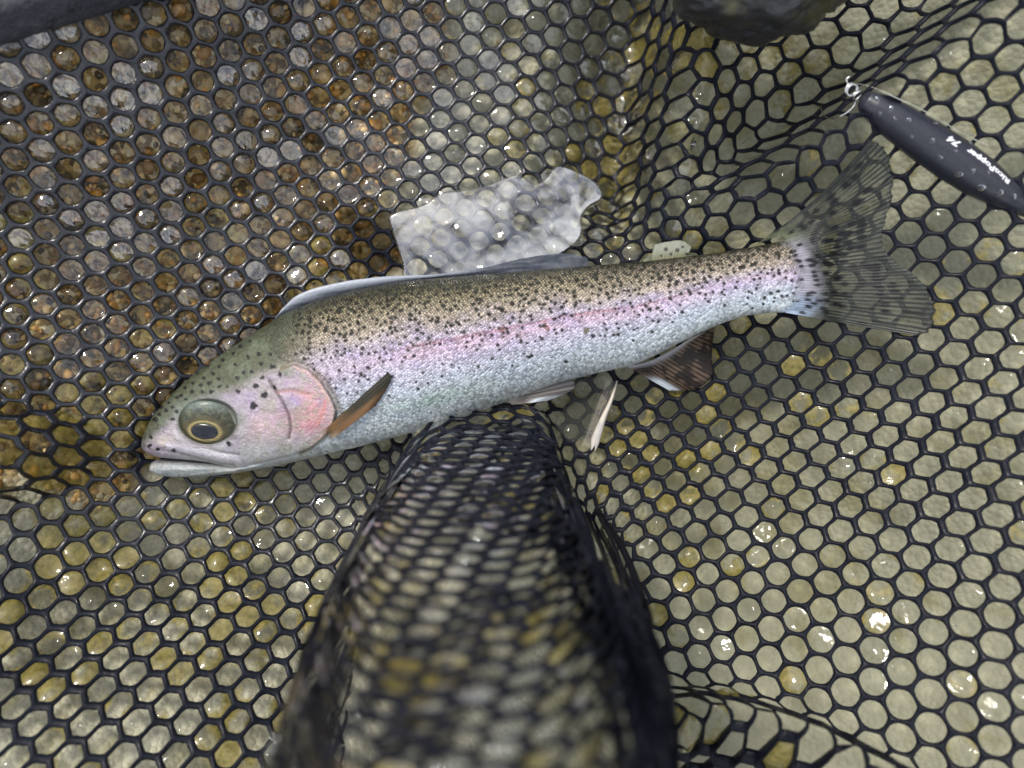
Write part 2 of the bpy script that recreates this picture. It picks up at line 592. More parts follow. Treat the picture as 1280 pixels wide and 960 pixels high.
# ------------------------------------------------------------------ stream bed, gravel
def build_bed():
    xs = np.r_[-1500, -700, np.linspace(-330, 330, 221), 700, 1500]
    ys = np.r_[-1500, -700, np.linspace(-300, 300, 201), 700, 1500]
    X, Y = np.meshgrid(xs, ys, indexing='ij')
    dep = 12 + 34 * smooth(20, 110, X) + 14 * smooth(-20, -90, Y)
    Z = np.minimum(np.minimum(base_h(X, Y) - dep, net_h(X, Y) - 7), fish_cap(X, Y) - 8)
    Z = np.where((np.abs(X) < 335) & (np.abs(Y) < 305), np.clip(Z, -58, 60), 30)
    hx, hy = PX(462, 308, -20)
    Z = Z - 30 * np.exp(-((X - hx) / 15) ** 2 - ((Y - hy) / 13) ** 2)  # pit added so that occlusion darkens this spot
    Z = Z + 3.0 * (fbm(X / 18, Y / 18, 11, 3) - .5)
    px, py = X / .31 + 640, 480 - Y / .31
    g = smooth(110, -60, polydist(px, py, [(-400, 560), (150, 590), (330, 420), (420, 330), (520, 60), (560, -300)])[0] *
               polydist(px, py, [(-400, 560), (150, 590), (330, 420), (420, 330), (520, 60), (560, -300)])[1])
    g = np.clip(g + (fbm(px / 60, py / 60, 5) - .5) * .7, 0, 1)
    g = smooth(.35, .65, g)
    a = smooth(.54, .72, fbm(px / 34, py / 34, 21, 4) + .16 * np.exp(-((px - 790) / 150) ** 2 - ((py - 540) / 130) ** 2) + .10 * np.exp(-((px - 870) / 90) ** 2 - ((py - 130) / 200) ** 2)
               + .05 * np.exp(-((px - 150) / 250) ** 2 - ((py - 750) / 130) ** 2) - .06 * smooth(900, 1150, px))
    o = mesh_obj('stream_bed', np.stack([X, Y, Z], -1).reshape(-1, 3), grid_faces(len(xs), len(ys))[:, ::-1], M_BED, floats={'gravel': g.ravel(), 'algae': a.ravel() * .45, 'grey': smooth(620, 900, px).ravel()})
    o['kind'] = 'structure'
    o['label'] = 'stream bed of golden gravel and pale silt under the net'
    return X, Y, Z, g


def build_gravel(bed):
    X, Y, Z, g = bed
    xs, ys = X[:, 0], Y[0]
    ico = bmesh.new(); bmesh.ops.create_icosphere(ico, subdivisions=1, radius=1)
    iv = np.array([v.co[:] for v in ico.verts]); fi = np.array([[v.index for v in f.verts] for f in ico.faces]); ico.free()
    n = 9000
    cx = rng.uniform(-235, 60, n); cy = rng.uniform(-60, 190, n)
    ii = np.clip(np.searchsorted(xs, cx), 0, len(xs) - 1); jj = np.clip(np.searchsorted(ys, cy), 0, len(ys) - 1)
    keep = g[ii, jj] > rng.uniform(.3, .9, n)
    cx, cy, ii, jj = cx[keep], cy[keep], ii[keep], jj[keep]
    n = len(cx)
    r = rng.lognormal(.35, .45, n) * .95
    r = np.clip(r, .6, 3.6)
    pal = np.array([srgb(160, 116, 54), srgb(184, 142, 74), srgb(128, 94, 46), srgb(204, 174, 120), srgb(76, 64, 42), srgb(172, 122, 40), srgb(188, 158, 104), srgb(116, 100, 68)])
    pc = pal[rng.integers(0, len(pal), n)] * rng.uniform(.9, 1.6, (n, 1))
    V = np.empty((n, len(iv), 3)); C = np.empty((n, len(iv), 3))
    sc = rng.uniform(.6, 1.25, (n, 1, 3)) * np.array([1, 1, .7])
    ang = rng.uniform(0, 6.28, n)
    q = iv[None] * (1 + rng.uniform(-.22, .22, (n, len(iv), 1))) * sc * r[:, None, None]
    V[..., 0] = q[..., 0] * np.cos(ang)[:, None] - q[..., 1] * np.sin(ang)[:, None] + cx[:, None]
    V[..., 1] = q[..., 0] * np.sin(ang)[:, None] + q[..., 1] * np.cos(ang)[:, None] + cy[:, None]
    V[..., 2] = q[..., 2] + (Z[ii, jj] + r * .15)[:, None]
    C[:] = pc[:, None] * rng.uniform(.85, 1.15, (n, len(iv), 1))
    faces = (fi[None] + (np.arange(n) * len(iv))[:, None, None]).reshape(-1, 3)
    o = mesh_obj('gravel', V.reshape(-1, 3), faces, M_PEBBLE, colors=C.reshape(-1, 3))
    o['kind'] = 'stuff'; o['label'] = 'golden brown wet gravel lying on the stream bed'; o['category'] = 'gravel'


BED = build_bed()
build_gravel(BED)

# ------------------------------------------------------------------ landing net: hexagonal rubber mesh draped over the surface
HOOP = [(-330, 38), (-236, 84), (-176, 113), (-130, 138), (-50, 184), (60, 205), (200, 215), (310, 170), (355, 60), (350, -80), (290, -200), (150, -262), (-60, -275), (-230, -250), (-330, -160), (-362, -40)]


def hoop_path(n):
    p = HOOP + HOOP[:3]
    q = spline(p, 600)
    # cut one full turn
    k0 = np.argmin(np.hypot(*(q[:80] - np.array(HOOP[1])).T)); k1 = 400 + np.argmin(np.hypot(*(q[400:] - np.array(HOOP[1])).T))
    q = q[k0:k1]
    L = np.r_[0, np.cumsum(np.linalg.norm(np.diff(np.vstack([q, q[:1]]), axis=0), axis=1))]
    qq = np.vstack([q, q[:1]]); s = np.linspace(0, L[-1], n, endpoint=False)
    return np.stack([np.interp(s, L, qq[:, 0]), np.interp(s, L, qq[:, 1])], -1)


def inside(x, y, poly):
    c = np.zeros(np.shape(x), bool)
    n = len(poly)
    for k in range(n):
        x0, y0 = poly[k]; x1, y1 = poly[(k + 1) % n]
        m = (y0 > y) != (y1 > y)
        with np.errstate(divide='ignore', invalid='ignore'):
            xi = (x1 - x0) * (y - y0) / (y1 - y0) + x0
        c ^= m & (x < xi)
    return c


def lattice():
    v1 = np.array([28.2, 12.2]) * .289; v2 = np.array([4.6, 29.4]) * .289      # y up
    R = 70
    I, J = np.meshgrid(np.arange(-R, R + 1), np.arange(-R, R + 1), indexing='ij')
    U = I * v1[0] + J * v2[0]; V = I * v1[1] + J * v2[1]
    keep = (np.abs(U) < 430) & (V > -470) & (V < 300)
    idx = -np.ones(I.shape, int); idx[keep] = np.arange(keep.sum())
    x, y = U[keep].copy(), V[keep].copy()
    # rows are drawn up on to the tall ridge: along its end slope they follow the slope's length
    yy = np.linspace(60, -400, 2400)
    hh = lerp_pts(yy, HUMP_Y)
    L = np.r_[0, np.cumsum(np.hypot(np.diff(yy), np.diff(hh)))]
    vv = 60 - L * np.interp(yy, [-60, -10], [1.25, 1.0])
    ymap = np.interp(-y, -vv, yy)
    dd = x - HUMP_X; ad = np.abs(dd)
    near = np.where(ad < 33, ad, np.where(ad < 75, 33 + (ad - 33) * (17 / 42.), ad - 25))
    kx = smooth(25, -75, y)
    x = HUMP_X + np.sign(dd) * (near * kx + ad * (1 - kx))
    t = hump_t(x, ymap)
    wgt = 1 - smooth(.88, 1.22, t)
    y = np.where(y < 60, y * (1 - wgt) + ymap * wgt, y)
    Epairs = []
    for di, dj in ((1, 0), (0, 1), (1, -1)):
        a = idx[max(0, -di):idx.shape[0] - max(0, di), max(0, -dj):idx.shape[1] - max(0, dj)]
        b = idx[max(0, di):idx.shape[0] + min(0, di) or None, max(0, dj):idx.shape[1] + min(0, dj) or None]
        m = (a >= 0) & (b >= 0)
        Epairs.append(np.stack([a[m], b[m]], -1))
    Ed = np.vstack(Epairs)
    rest = 8.85
    x0, y0 = x.copy(), y.copy()
    N = len(x)
    free = np.where(y0 < 0, smooth(1.02, 1.5, hump_t(x0, y0)), 1.0)
    free = np.where(y0 < -150, 0.0, np.maximum(free, smooth(-25, -2, y0)))
    deg = np.maximum(np.bincount(Ed.ravel(), minlength=N), 1)
    for it in range(150):
        z = full_h(x, y)
        p = np.stack([x, y, z], -1)
        d = p[Ed[:, 1]] - p[Ed[:, 0]]
        ln = np.linalg.norm(d, axis=1)
        k = np.where(ln > rest, .5, .42)
        k = k * np.where((free[Ed[:, 0]] < .3) | (free[Ed[:, 1]] < .3), .15, 1)
        f = d * (k * np.clip((ln - rest) / np.maximum(ln, 1e-6), -.6, .6))[:, None] * .5
        mv = np.stack([np.bincount(Ed[:, 0], f[:, q], N) - np.bincount(Ed[:, 1], f[:, q], N) for q in range(3)], -1)
        if it % 5 == 0: nrm = full_n(x, y)
        mv = mv - nrm * np.sum(mv * nrm, 1)[:, None]
        mv *= (1.5 / deg * free)[:, None]
        x = x + np.clip(mv[:, 0], -2.5, 2.5) + (x0 - x) * .004
        y = y + np.clip(mv[:, 1], -2.5, 2.5) + (y0 - y) * .004
    x += rng.normal(0, .16, N); y += rng.normal(0, .16, N)
    return idx, x, y


IDX, LX, LY = lattice()
LZ = full_h(LX, LY)
HP = hoop_path(220)


def cells():
    """six corners and centre for every cell inside the hoop"""
    P = np.stack([LX, LY], -1)
    nb = [(1, 0), (0, 1), (-1, 1), (-1, 0), (0, -1), (1, -1)]
    R0, R1 = IDX.shape
    I, J = np.nonzero(IDX >= 0)
    m = (I > 0) & (I < R0 - 1) & (J > 0) & (J < R1 - 1)
    I, J = I[m], J[m]
    nbi = np.stack([IDX[I + a, J + b] for a, b in nb], 1)
    c = IDX[I, J]
    ok = (nbi >= 0).all(1) & inside(P[c, 0], P[c, 1], HP)
    I, J, c, nbi = I[ok], J[ok], c[ok], nbi[ok]
    cor = (P[c][:, None] + P[nbi] + P[np.roll(nbi, -1, 1)]) / 3
    return np.stack([I, J], -1), c, cor


CIJ, CC, COR = cells()
NC = len(CC)
print('cells', NC)
NA = 18       # samples round each hole
SW = np.full(NC, 1.0)
CEN = COR.mean(1)
CPX = CEN[:, 0] / (H - LZ[CC]) * F + 640
CPY = 480 - CEN[:, 1] / (H - LZ[CC]) * F


def cell_rings():
    per = NA // 6
    t = np.arange(per) / per
    a = COR[:, :, None]; b = np.roll(COR, -1, 1)[:, :, None]
    bd = (a * (1 - t)[None, None, :, None] + b * t[None, None, :, None]).reshape(NC, NA, 2)
    # height and normal at the outline
    bz = full_h(bd[..., 0], bd[..., 1]); bn = full_n(bd[..., 0], bd[..., 1])
    cz = full_h(CEN[:, 0], CEN[:, 1]); cn = full_n(CEN[:, 0], CEN[:, 1])
    B = np.concatenate([bd, bz[..., None]], -1)
    Cc = np.concatenate([CEN, cz[:, None]], -1)[:, None]
    r = B - Cc
    ln = np.linalg.norm(r, axis=-1, keepdims=True)
    mean = ln.mean(1, keepdims=True)
    # the strand is thicker at the knots: the hole's outline is rounder than the hexagon
    sidew = np.abs(r[..., 0:1]) / ln
    th = .80 + (1.0 - .75 * smooth(.80, .97, sidew)) * smooth(.93, 1.15, ln / mean) + .10 * (fbm(B[..., 0] / 5, B[..., 1] / 5, 9, 2)[..., None] - .5) * 2
    left = (smooth(420, 120, CPX) * smooth(720, 560, CPY))[:, None, None]
    th = th * (1 + .10 * left) * (1 - .14 * smooth(800, 1000, CPX))[:, None, None] * rng.uniform(.9, 1.12, (NC, 1, 1))
    inn = np.maximum(ln - th, ln * .34)
    k = inn / ln
    N = (bn * k + cn[:, None] * (1 - k)); N /= np.linalg.norm(N, axis=-1, keepdims=True)
    Edge = Cc + r * k
    return B, bn, Cc, cn, r, k, Edge, N


B_, BN_, CC3, CN_, R_, K_, EDGE, EN_ = cell_rings()


def build_mesh_part(parent):
    hgt = .78 * (1 + .35 * (fbm(CPX / 9, CPY / 9, 19, 2) - .5))[:, None, None]

    def rings(C3, R3, BN, EN, ED, h, shift):
        B = C3 + R3
        mid = C3 + R3 * (1 + K) / 2
        q = C3 + R3 * (K * .8 + .2)
        A = [B + BN * h, mid + (BN + EN) / 2 * h * .86, q + EN * h * .46, ED, mid - (BN + EN) / 2 * h * .9, B - BN * h]
        return np.stack(A, 1) + shift
    K = K_
    V = rings(CC3, R_, BN_, EN_, EDGE, hgt, 0)
    # the tall fold is doubled: a second layer of the same sheet hangs just inside the first
    hp = hump(CEN[:, 0], CEN[:, 1])
    sel = np.nonzero((hp > 14) & (CEN[:, 1] > -95) & (fbm(CEN[:, 0] / 22, CEN[:, 1] / 14, 81, 2) > .50))[0]
    K = K_[sel]
    dep = 7 + 7 * fbm(CEN[sel, 0] / 30, CEN[sel, 1] / 30, 29, 2)
    V2 = rings(CC3[sel], R_[sel], BN_[sel], EN_[sel], EDGE[sel], hgt[sel], 0)
    off = -np.array([0, 0, 1.]) * dep[:, None]
    off[:, 0] += 4.3; off[:, 1] += 1.5
    V2 = V2 + off[:, None, None]
    NCt = NC + len(sel)
    V = np.concatenate([V, V2]).reshape(-1, 3)
    nr = 6
    a = np.arange(NA); b = (a + 1) % NA
    q = []
    for k in range(nr - 1):
        q.append(np.stack([k * NA + a, k * NA + b, (k + 1) * NA + b, (k + 1) * NA + a], -1))
    q = np.vstack(q)
    faces = (q[None] + (np.arange(NCt) * nr * NA)[:, None, None]).reshape(-1, 4)
    # weld the shared crest lines so that neighbouring cells shade as one strand
    key = np.round(V / .04).astype(np.int64)
    _, first, inv = np.unique(key, axis=0, return_index=True, return_inverse=True)
    inv = inv.ravel()
    faces = inv[faces]
    good = (faces[:, 0] != faces[:, 1]) & (faces[:, 1] != faces[:, 2]) & (faces[:, 2] != faces[:, 3]) & (faces[:, 3] != faces[:, 0])
    Vf = flop(V[first])
    px = Vf[:, 0] / (H - Vf[:, 2]) * F + 640; py = 480 - Vf[:, 1] / (H - Vf[:, 2]) * F
    wet = np.clip(smooth(560, 330, px) * smooth(760, 600, py) + smooth(820, 700, px) * smooth(330, 230, py) + .12, 0, 1)
    wet = wet * (.6 + .6 * fbm(px / 60, py / 60, 35, 3)) * (1 - np.exp(-((px - 466) / 44) ** 4 - ((py - 308) / 44) ** 4))
    return mesh_obj('mesh', Vf, faces[good], M_RUBBER, parent, floats={'wet': wet})


net = thing('landing_net', (*HP[0], full_h(HP[0][0], HP[0][1])), 'black rubber landing net of hexagonal mesh holding the trout', 'landing net')
build_mesh_part(net)


def build_frame(parent):
    p = hoop_path(160)
    z = full_h(p[:, 0], p[:, 1]) + 1.5
    for _ in range(6): z = (np.roll(z, 1) + z + np.roll(z, -1)) / 3
    path = np.c_[p, z]
    t = np.roll(path, -1, 0) - np.roll(path, 1, 0); t /= np.linalg.norm(t, axis=1)[:, None]
    up = np.array([0, 0, 1.]); side = np.cross(t, up); side /= np.linalg.norm(side, axis=1)[:, None]; upv = np.cross(side, t)
    n = 28; a = np.arange(n) * 2 * math.pi / n
    s = np.arange(len(path))[:, None]
    r = 9.2 + 1.5 * (fbm(s * .9 + 0 * a, a[None] * 2.2 + 0 * s, 31, 3) - .5) * 2 + .5 * np.sin(a[None] * 5 + s * .35)
    V = path[:, None] + r[..., None] * (np.cos(a)[None, :, None] * side[:, None] + np.sin(a)[None, :, None] * upv[:, None])
    f = grid_faces(len(path), n, True)
    last = np.stack([(len(path) - 1) * n + np.arange(n), (len(path) - 1) * n + (np.arange(n) + 1) % n, (np.arange(n) + 1) % n, np.arange(n)], -1)
    t_ = NT('wet_frame_wrap')
    b = t_.bsdf(Roughness=.5)
    n1 = t_.noise(240, 6, .7, t_.pos())
    t_.link(t_.ramp(n1.outputs['Fac'], (.3, (.008, .009, .014)), (.6, (.03, .033, .043)), (.8, (.06, .065, .07))), b.inputs['Base Color'])
    t_.link(t_.bump(n1.outputs['Fac'], .9, .002), b.inputs['Normal'])
    m = t_.done(b.outputs[0])
    mesh_obj('frame', V.reshape(-1, 3), np.vstack([f, last]), m, parent)


build_frame(net)

# ------------------------------------------------------------------ water: films and lenses in the holes of the net, still water beside the fish
def build_films():
    px, py = CPX, CPY
    hp = hump(CEN[:, 0], CEN[:, 1])
    vis = (px > -140) & (px < 1420) & (py > -140) & (py < 1100)
    prob = np.where(px < 420, .93, np.where(py < 330, .95, .8))
    prob = np.where((px > 820) & (py > 430), .38, prob)
    prob = np.where((px > 425) & (px < 508) & (py > 262) & (py < 350), 0, prob)
    prob = np.where(hp > 2, .92, prob)
    keep = vis & (rng.uniform(0, 1, NC) < prob)
    k = np.nonzero(keep)[0]
    n = len(k)
    # dome height of each lens (mm), tilt, stain
    calm = smooth(900, 1100, px[k]) * .6
    dome = rng.normal(0, 1, n) * (1 - calm) * .95 + .35
    # hollows near the left middle bulge downward into the holes
    dome += np.where((px[k] < 420) & (py[k] < 620), .6, 0)
    tilt = rng.normal(0, .10, (n, 2)) * (1 - calm)[:, None]
    rings = [1.0, .88, .66, .36]
    Vs, Ts, As = [], [], []
    seed_al = fbm(px[k] / 70, py[k] / 70, 77, 3)
    right_al = np.exp(-((px[k] - 800) / 150) ** 2 - ((py[k] - 520) / 170) ** 2) * .16 + np.exp(-((px[k] - 850) / 90) ** 2 - ((py[k] - 130) / 170) ** 2) * .2
    lowleft = np.exp(-((px[k] - 160) / 200) ** 2 - ((py[k] - 720) / 130) ** 2) * .12 + np.exp(-((px[k] - 40) / 90) ** 2 - ((py[k] - 560) / 60) ** 2) * .2
    base_al = seed_al - .5 + right_al + lowleft + rng.normal(0, .06, n)
    base_al = base_al - .02 * smooth(4, 20, hp[k])
    base_al = base_al - .10 * smooth(950, 1150, px[k]) - .13 - .14 * smooth(330, 180, py[k]) * smooth(760, 640, px[k])
    C0 = CC3[k, 0]; N0 = CN_[k]
    for rr in rings + [0.0]:
        if rr == 0:
            P = C0[:, None]; nn = N0[:, None]
        else:
            P = CC3[k] + (EDGE[k] - CC3[k]) * rr; nn = EN_[k]
        off = dome[:, None] * (1 - rr ** 2)
        d = P - C0[:, None]
        off = off + (d[..., 0] * tilt[:, :1] + d[..., 1] * tilt[:, 1:]) * (1 - rr ** 3)
        off = off + .5 * (fbm(P[..., 0] / 3.2, P[..., 1] / 3.2, 13, 2) - .5) * (rr < .99)
        P = P + nn * (off - .12)[..., None]
        fine = fbm(P[..., 0] / 3.0, P[..., 1] / 3.0, 41, 4)
        al = smooth(.0, .16, base_al[:, None] + (fine - .5) * .62 + (.07 if rr > .8 else 0)) * .62
        one = np.clip(al * 1.2, 0, 1)[..., None]
        tin = (1 - one) * np.array([.97, .98, .97]) + one * np.array([.62, .56, .26])
        Vs.append(P); Ts.append(tin); As.append(al)
    shn = np.where(px[k] < 430, .8 + 8 * rng.uniform(0, 1, n) ** 1.8 * smooth(560, 330, py[k]), np.where(py[k] < 330, .8 + 7 * rng.uniform(0, 1, n) ** 1.4 * smooth(980, 760, px[k]), np.where(px[k] > 700, .22, .6) + 1.0 * rng.uniform(0, 1, n) ** 4))
    shn = np.where(hp[k] > 4, rng.uniform(1, 7, n), shn)
    nv = NA * len(rings) + 1
    V = None
    SH = np.repeat(shn, nv)
    V = flop(np.concatenate(Vs, 1)); T = np.concatenate(Ts, 1); A = np.concatenate(As, 1)
    a = np.arange(NA); b = (a + 1) % NA
    q = np.vstack([np.stack([i * NA + a, i * NA + b, (i + 1) * NA + b, (i + 1) * NA + a], -1) for i in range(len(rings) - 1)])
    tri = np.stack([(len(rings) - 1) * NA + a, (len(rings) - 1) * NA + b, np.full(NA, nv - 1), np.full(NA, nv - 1)], -1)
    F4 = (q[None] + (np.arange(n) * nv)[:, None, None]).reshape(-1, 4)
    F3 = (tri[None, :, :3] + (np.arange(n) * nv)[:, None, None]).reshape(-1, 3)
    faces = F4.tolist() + F3.tolist()
    o = mesh_obj('water', V.reshape(-1, 3), faces, M_FILM, colors=T.reshape(-1, 3), floats={'algae': A.ravel(), 'sheen': SH})
    o['kind'] = 'structure'; o['label'] = 'water clinging as clear films in the holes of the net'
    return o


build_films()


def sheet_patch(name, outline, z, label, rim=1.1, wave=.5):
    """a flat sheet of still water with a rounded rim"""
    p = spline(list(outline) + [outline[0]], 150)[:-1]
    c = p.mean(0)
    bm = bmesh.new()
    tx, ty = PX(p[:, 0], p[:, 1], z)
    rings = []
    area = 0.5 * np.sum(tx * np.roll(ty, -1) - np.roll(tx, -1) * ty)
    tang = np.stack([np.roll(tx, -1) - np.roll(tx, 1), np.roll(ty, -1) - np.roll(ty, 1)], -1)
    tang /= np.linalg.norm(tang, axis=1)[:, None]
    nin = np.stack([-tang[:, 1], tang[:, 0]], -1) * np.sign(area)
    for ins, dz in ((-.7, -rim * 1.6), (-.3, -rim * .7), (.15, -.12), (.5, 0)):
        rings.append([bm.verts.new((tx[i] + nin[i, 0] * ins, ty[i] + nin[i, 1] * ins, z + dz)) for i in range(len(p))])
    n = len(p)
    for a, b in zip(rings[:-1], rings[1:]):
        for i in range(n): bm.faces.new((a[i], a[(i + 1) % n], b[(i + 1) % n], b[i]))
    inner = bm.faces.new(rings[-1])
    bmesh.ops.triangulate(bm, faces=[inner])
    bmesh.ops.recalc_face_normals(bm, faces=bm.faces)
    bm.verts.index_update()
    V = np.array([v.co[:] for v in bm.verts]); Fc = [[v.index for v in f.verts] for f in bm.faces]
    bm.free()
    o = mesh_obj(name, V, Fc, M_SHEET, colors=np.full((len(V), 3), .93), floats={'algae': np.zeros(len(V)), 'sheen': np.full(len(V), 4.6)})  # sheen raised so the sheet shows pale sky more strongly
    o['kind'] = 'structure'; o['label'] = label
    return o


sheet_patch('water', [(486, 271), (500, 264), (528, 257), (552, 242), (575, 239), (605, 233), (638, 221), (650, 219), (668, 231), (684, 222), (696, 208), (712, 211), (735, 221), (748, 232), (752, 247), (735, 258),  # outline follows the bright sky reflection; the sheet is added to carry it
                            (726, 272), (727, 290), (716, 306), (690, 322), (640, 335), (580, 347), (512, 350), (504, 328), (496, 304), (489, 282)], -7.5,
            'still sheet of water shaped as a patch of reflected pale sky, reflectance raised, beside the back of the trout')

# ------------------------------------------------------------------ the trout
fish_zc = lambda px: lerp_pts(px, ZC)
trout = thing('trout', (0, 0, -24), 'silver rainbow trout with black spots and pink side stripe, lying on the net', 'fish')

OPERCLE = [(352, 461), (368, 455), (386, 462), (402, 477), (415, 497), (421, 513), (418, 530), (408, 545), (390, 560), (362, 572), (330, 580)]
PREOP = [(337, 476), (345, 490), (354, 503), (361, 518), (364, 535), (362, 548)]
MAXILLA = [(205, 557), (225, 560), (250, 566), (275, 572), (297, 575), (302, 582)]
HEADSPOT = [(872, 312, 1.5), (733, 377, 1.4), (783, 428, 1.7), (720, 490, 1.7), (627, 408, 1.2), (578, 708, 1.5), (762, 250, 1.1), (685, 215, 1.2), (748, 195, 1.1), (830, 268, 1.5), (615, 255, .9), (518, 335, 1.1),
            (525, 378, 1.1), (462, 360, 1.1), (415, 373, 1.1), (425, 412, 1.2), (475, 410, 1.2), (368, 362, 1), (365, 410, 1), (330, 450, 1), (300, 430, 1), (325, 388, 1), (280, 445, 1), (233, 472, 1), (250, 495, 1),
            (218, 515, 1), (190, 500, 1), (180, 538, 1.1), (157, 567, 1.2), (280, 522, 1.1), (128, 670, 1.1), (122, 720, 1.2), (172, 740, 1.3), (482, 305, 1), (518, 265, .9), (432, 330, 1), (620, 330, 1.2), (660, 300, 1),
            (705, 295, 1), (815, 195, 1), (600, 190, 1), (540, 230, .9), (640, 150, 1), (700, 120, 1), (580, 145, .9), (770, 328, 1.1), (838, 384, 1.3), (570, 380, .9), (395, 300, .9), (455, 262, .9), (260, 745, 1)]


def build_body():
    nx = 860
    u = np.linspace(0, 1, nx)
    px = 179.5 + (1031 - 179.5) * u
    px[:60] = 179.5 + (px[60] - 179.5) * (np.linspace(0, 1, 61)[:-1] ** 1.7)
    top = lerp_pts(px, BACK); bot = lerp_pts(px, BELLY)
    sm = lambda a, k: np.convolve(np.pad(a, k, mode='edge'), np.ones(2 * k + 1) / (2 * k + 1), 'valid')
    top[60:] = sm(top, 6)[60:]; bot[60:] = sm(bot, 6)[60:]
    T = sm(lerp_pts(px, THICK), 4); zc = sm(fish_zc(px), 12)
    nt, nb = 190, 44
    th = np.r_[np.linspace(0, math.pi, nt, endpoint=False), np.linspace(math.pi, 2 * math.pi, nb, endpoint=False)]
    ct, st = np.cos(th), np.sin(th)
    upper = st >= 0
    # top half: denser across the visible flank
    s = -np.sign(ct) * np.abs(ct) ** .92
    py = (top + bot)[:, None] / 2 + (bot - top)[:, None] / 2 * s[None]
    zz = np.sign(st) * np.abs(st) ** .86
    Z = zc[:, None] + T[:, None] * zz[None]
    PXg = np.broadcast_to(px[:, None], py.shape).copy()
    tt = (s[None] + 1) / 2 + 0 * py               # 0 back .. 1 belly
    up = np.broadcast_to(upper[None], py.shape)
    BX, BY = PX(PXg, py, zc[:, None])
    QX = BX / (H - Z) * F + 640; QY = 480 - BY / (H - Z) * F
    # ---------------- relief of the head, in mm
    dsp = np.zeros_like(QY)
    d, sd, par = polydist(QX, QY, OPERCLE)
    headm = smooth(432, 418, QX)
    ins = sd > 0                                   # head side of the gill cover edge
    ins = np.where(OPERCLE_SIGN > 0, ins, ~ins) if False else ins
    dsp += np.where((QX < 440), 1.15 * np.where(ins, np.exp(-d / 26.0) * smooth(0, 2.2, d), -0.35 * np.exp(-d / 5.0)), 0)
    d2, sd2, _ = polydist(QX, QY, PREOP)
    dsp += -.55 * np.exp(-(d2 / 2.0) ** 2) + .35 * np.exp(-((d2 - 5) / 5.0) ** 2) * (sd2 < 0)
    de = np.hypot((QX - 260) / 36.5, (QY - 527) / 28)
    dsp += .25 * np.exp(-((de - 1.12) / .14) ** 2) - 2.6 * (1 - smooth(.85, 1.03, de))
    dm, sm_, _ = polydist(QX, QY, MAXILLA)
    dsp += .5 * np.exp(-(dm / 4.5) ** 2) - .45 * np.exp(-((dm - 7) / 2.0) ** 2) * (QY > 560)
    # soft cheek plates
    dsp += .35 * (fbm(QX / 22, QY / 22, 3, 3) - .5) * headm * 2
    dsp += .5 * np.exp(-((QX - 390) / 16) ** 2 - ((QY - 512) / 20) ** 2) * 0.8
    dsp += -.4 * np.exp(-(polydist(QX, QY, [(346, 490), (365, 488), (388, 493)])[0] / 1.8) ** 2)
    # lateral line groove
    tl = .455
    dsp += np.where(QX > 395, -.22 * np.exp(-((tt - tl) * (bot - top)[:, None] / 1.3) ** 2), 0)
    dsp = dsp * up * smooth(0, .06, np.minimum(tt, 1 - tt))
    Z = Z + dsp
    x, y = BX, BY
    V = np.stack([x, y, Z], -1)
    # ---------------- colour
    c = lambda *a: srgb(*a)
    stops_t = [0, .07, .17, .30, .42, .50, .60, .74, .88, 1.0]
    cols = np.array([c(40, 40, 26), c(84, 80, 54), c(172, 158, 126), c(198, 183, 166), c(196, 184, 198), c(196, 179, 198), c(184, 179, 197), c(180, 187, 197), c(190, 199, 204), c(200, 207, 209)])
    tw = tt + .035 * (fbm(QX / 40, QY / 20, 8, 3) - .5) * 2
    C = np.stack([np.interp(tw, stops_t, cols[:, k]) for k in range(3)], -1)
    # the dark back narrows toward the tail
    light = smooth(560, 960, QX)[..., None] * smooth(.0, .1, tt)[..., None] * smooth(.5, .2, tt)[..., None]
    C = C * (1 - .5 * light) + c(196, 180, 168) * .5 * light

    def paint(mask, col):
        nonlocal C
        m = np.clip(mask, 0, 1)[..., None]
        C = C * (1 - m) + np.asarray(col) * m
    body = smooth(404, 424, QX)
    paint(.24 * np.exp(-((tt - .50) / .055) ** 2) * smooth(430, 560, QX) * smooth(900, 700, QX) * (.6 + .6 * (fbm(QX / 30, QY / 8, 14, 3))), c(206, 150, 172))
    paint(.75 * np.exp(-((tt - tl) * (bot - top)[:, None] / 1.6) ** 2) * smooth(470, 540, QX) * smooth(930, 760, QX) * (.5 + .7 * fbm(QX / 14, QY / 14, 15, 3)), c(186, 112, 120))
    paint(.5 * np.exp(-((tt - tl) * (bot - top)[:, None] / 1.1) ** 2) * smooth(400, 430, QX), c(150, 120, 135))
    paint(.45 * np.exp(-((tt - .82) / .05) ** 2) * np.exp(-((QX - 540) / 60) ** 2), c(120, 160, 128))        # faint green marks on the belly
    paint(.35 * smooth(.45, .7, fbm(QX / 26, QY / 13, 23, 4)) * smooth(.55, .7, tt) * body, c(176, 190, 205))
    paint(.3 * smooth(.5, .7, fbm(QX / 20, QY / 12, 33, 4)) * body * smooth(.2, .35, tt) * smooth(.7, .5, tt), c(176, 166, 214))
    # red-brown grazes along the side
    for gx, gy, gr, k in ((682, 409, 6, .8), (628, 411, 5.5, .75), (650, 420, 5, .45), (613, 420, 3, .5), (722, 400, 4, .3)):
        r = np.hypot(QX - gx, QY - gy) / gr + (fbm(QX / 3, QY / 3, 51, 3) - .5) * 1.3
        paint(k * (1 - smooth(.5, 1.0, r)), c(124, 74, 62))
    for gx, gy, gr in ((733, 413, 5.2), (736, 375, 3.6), (500, 430, 3)):
        r = np.hypot((QX - gx) * .9, QY - gy) / gr + (fbm(QX / 3, QY / 3, 52, 3) - .5) * .8
        paint(.9 * (1 - smooth(.6, 1.0, r)), c(84, 76, 40))
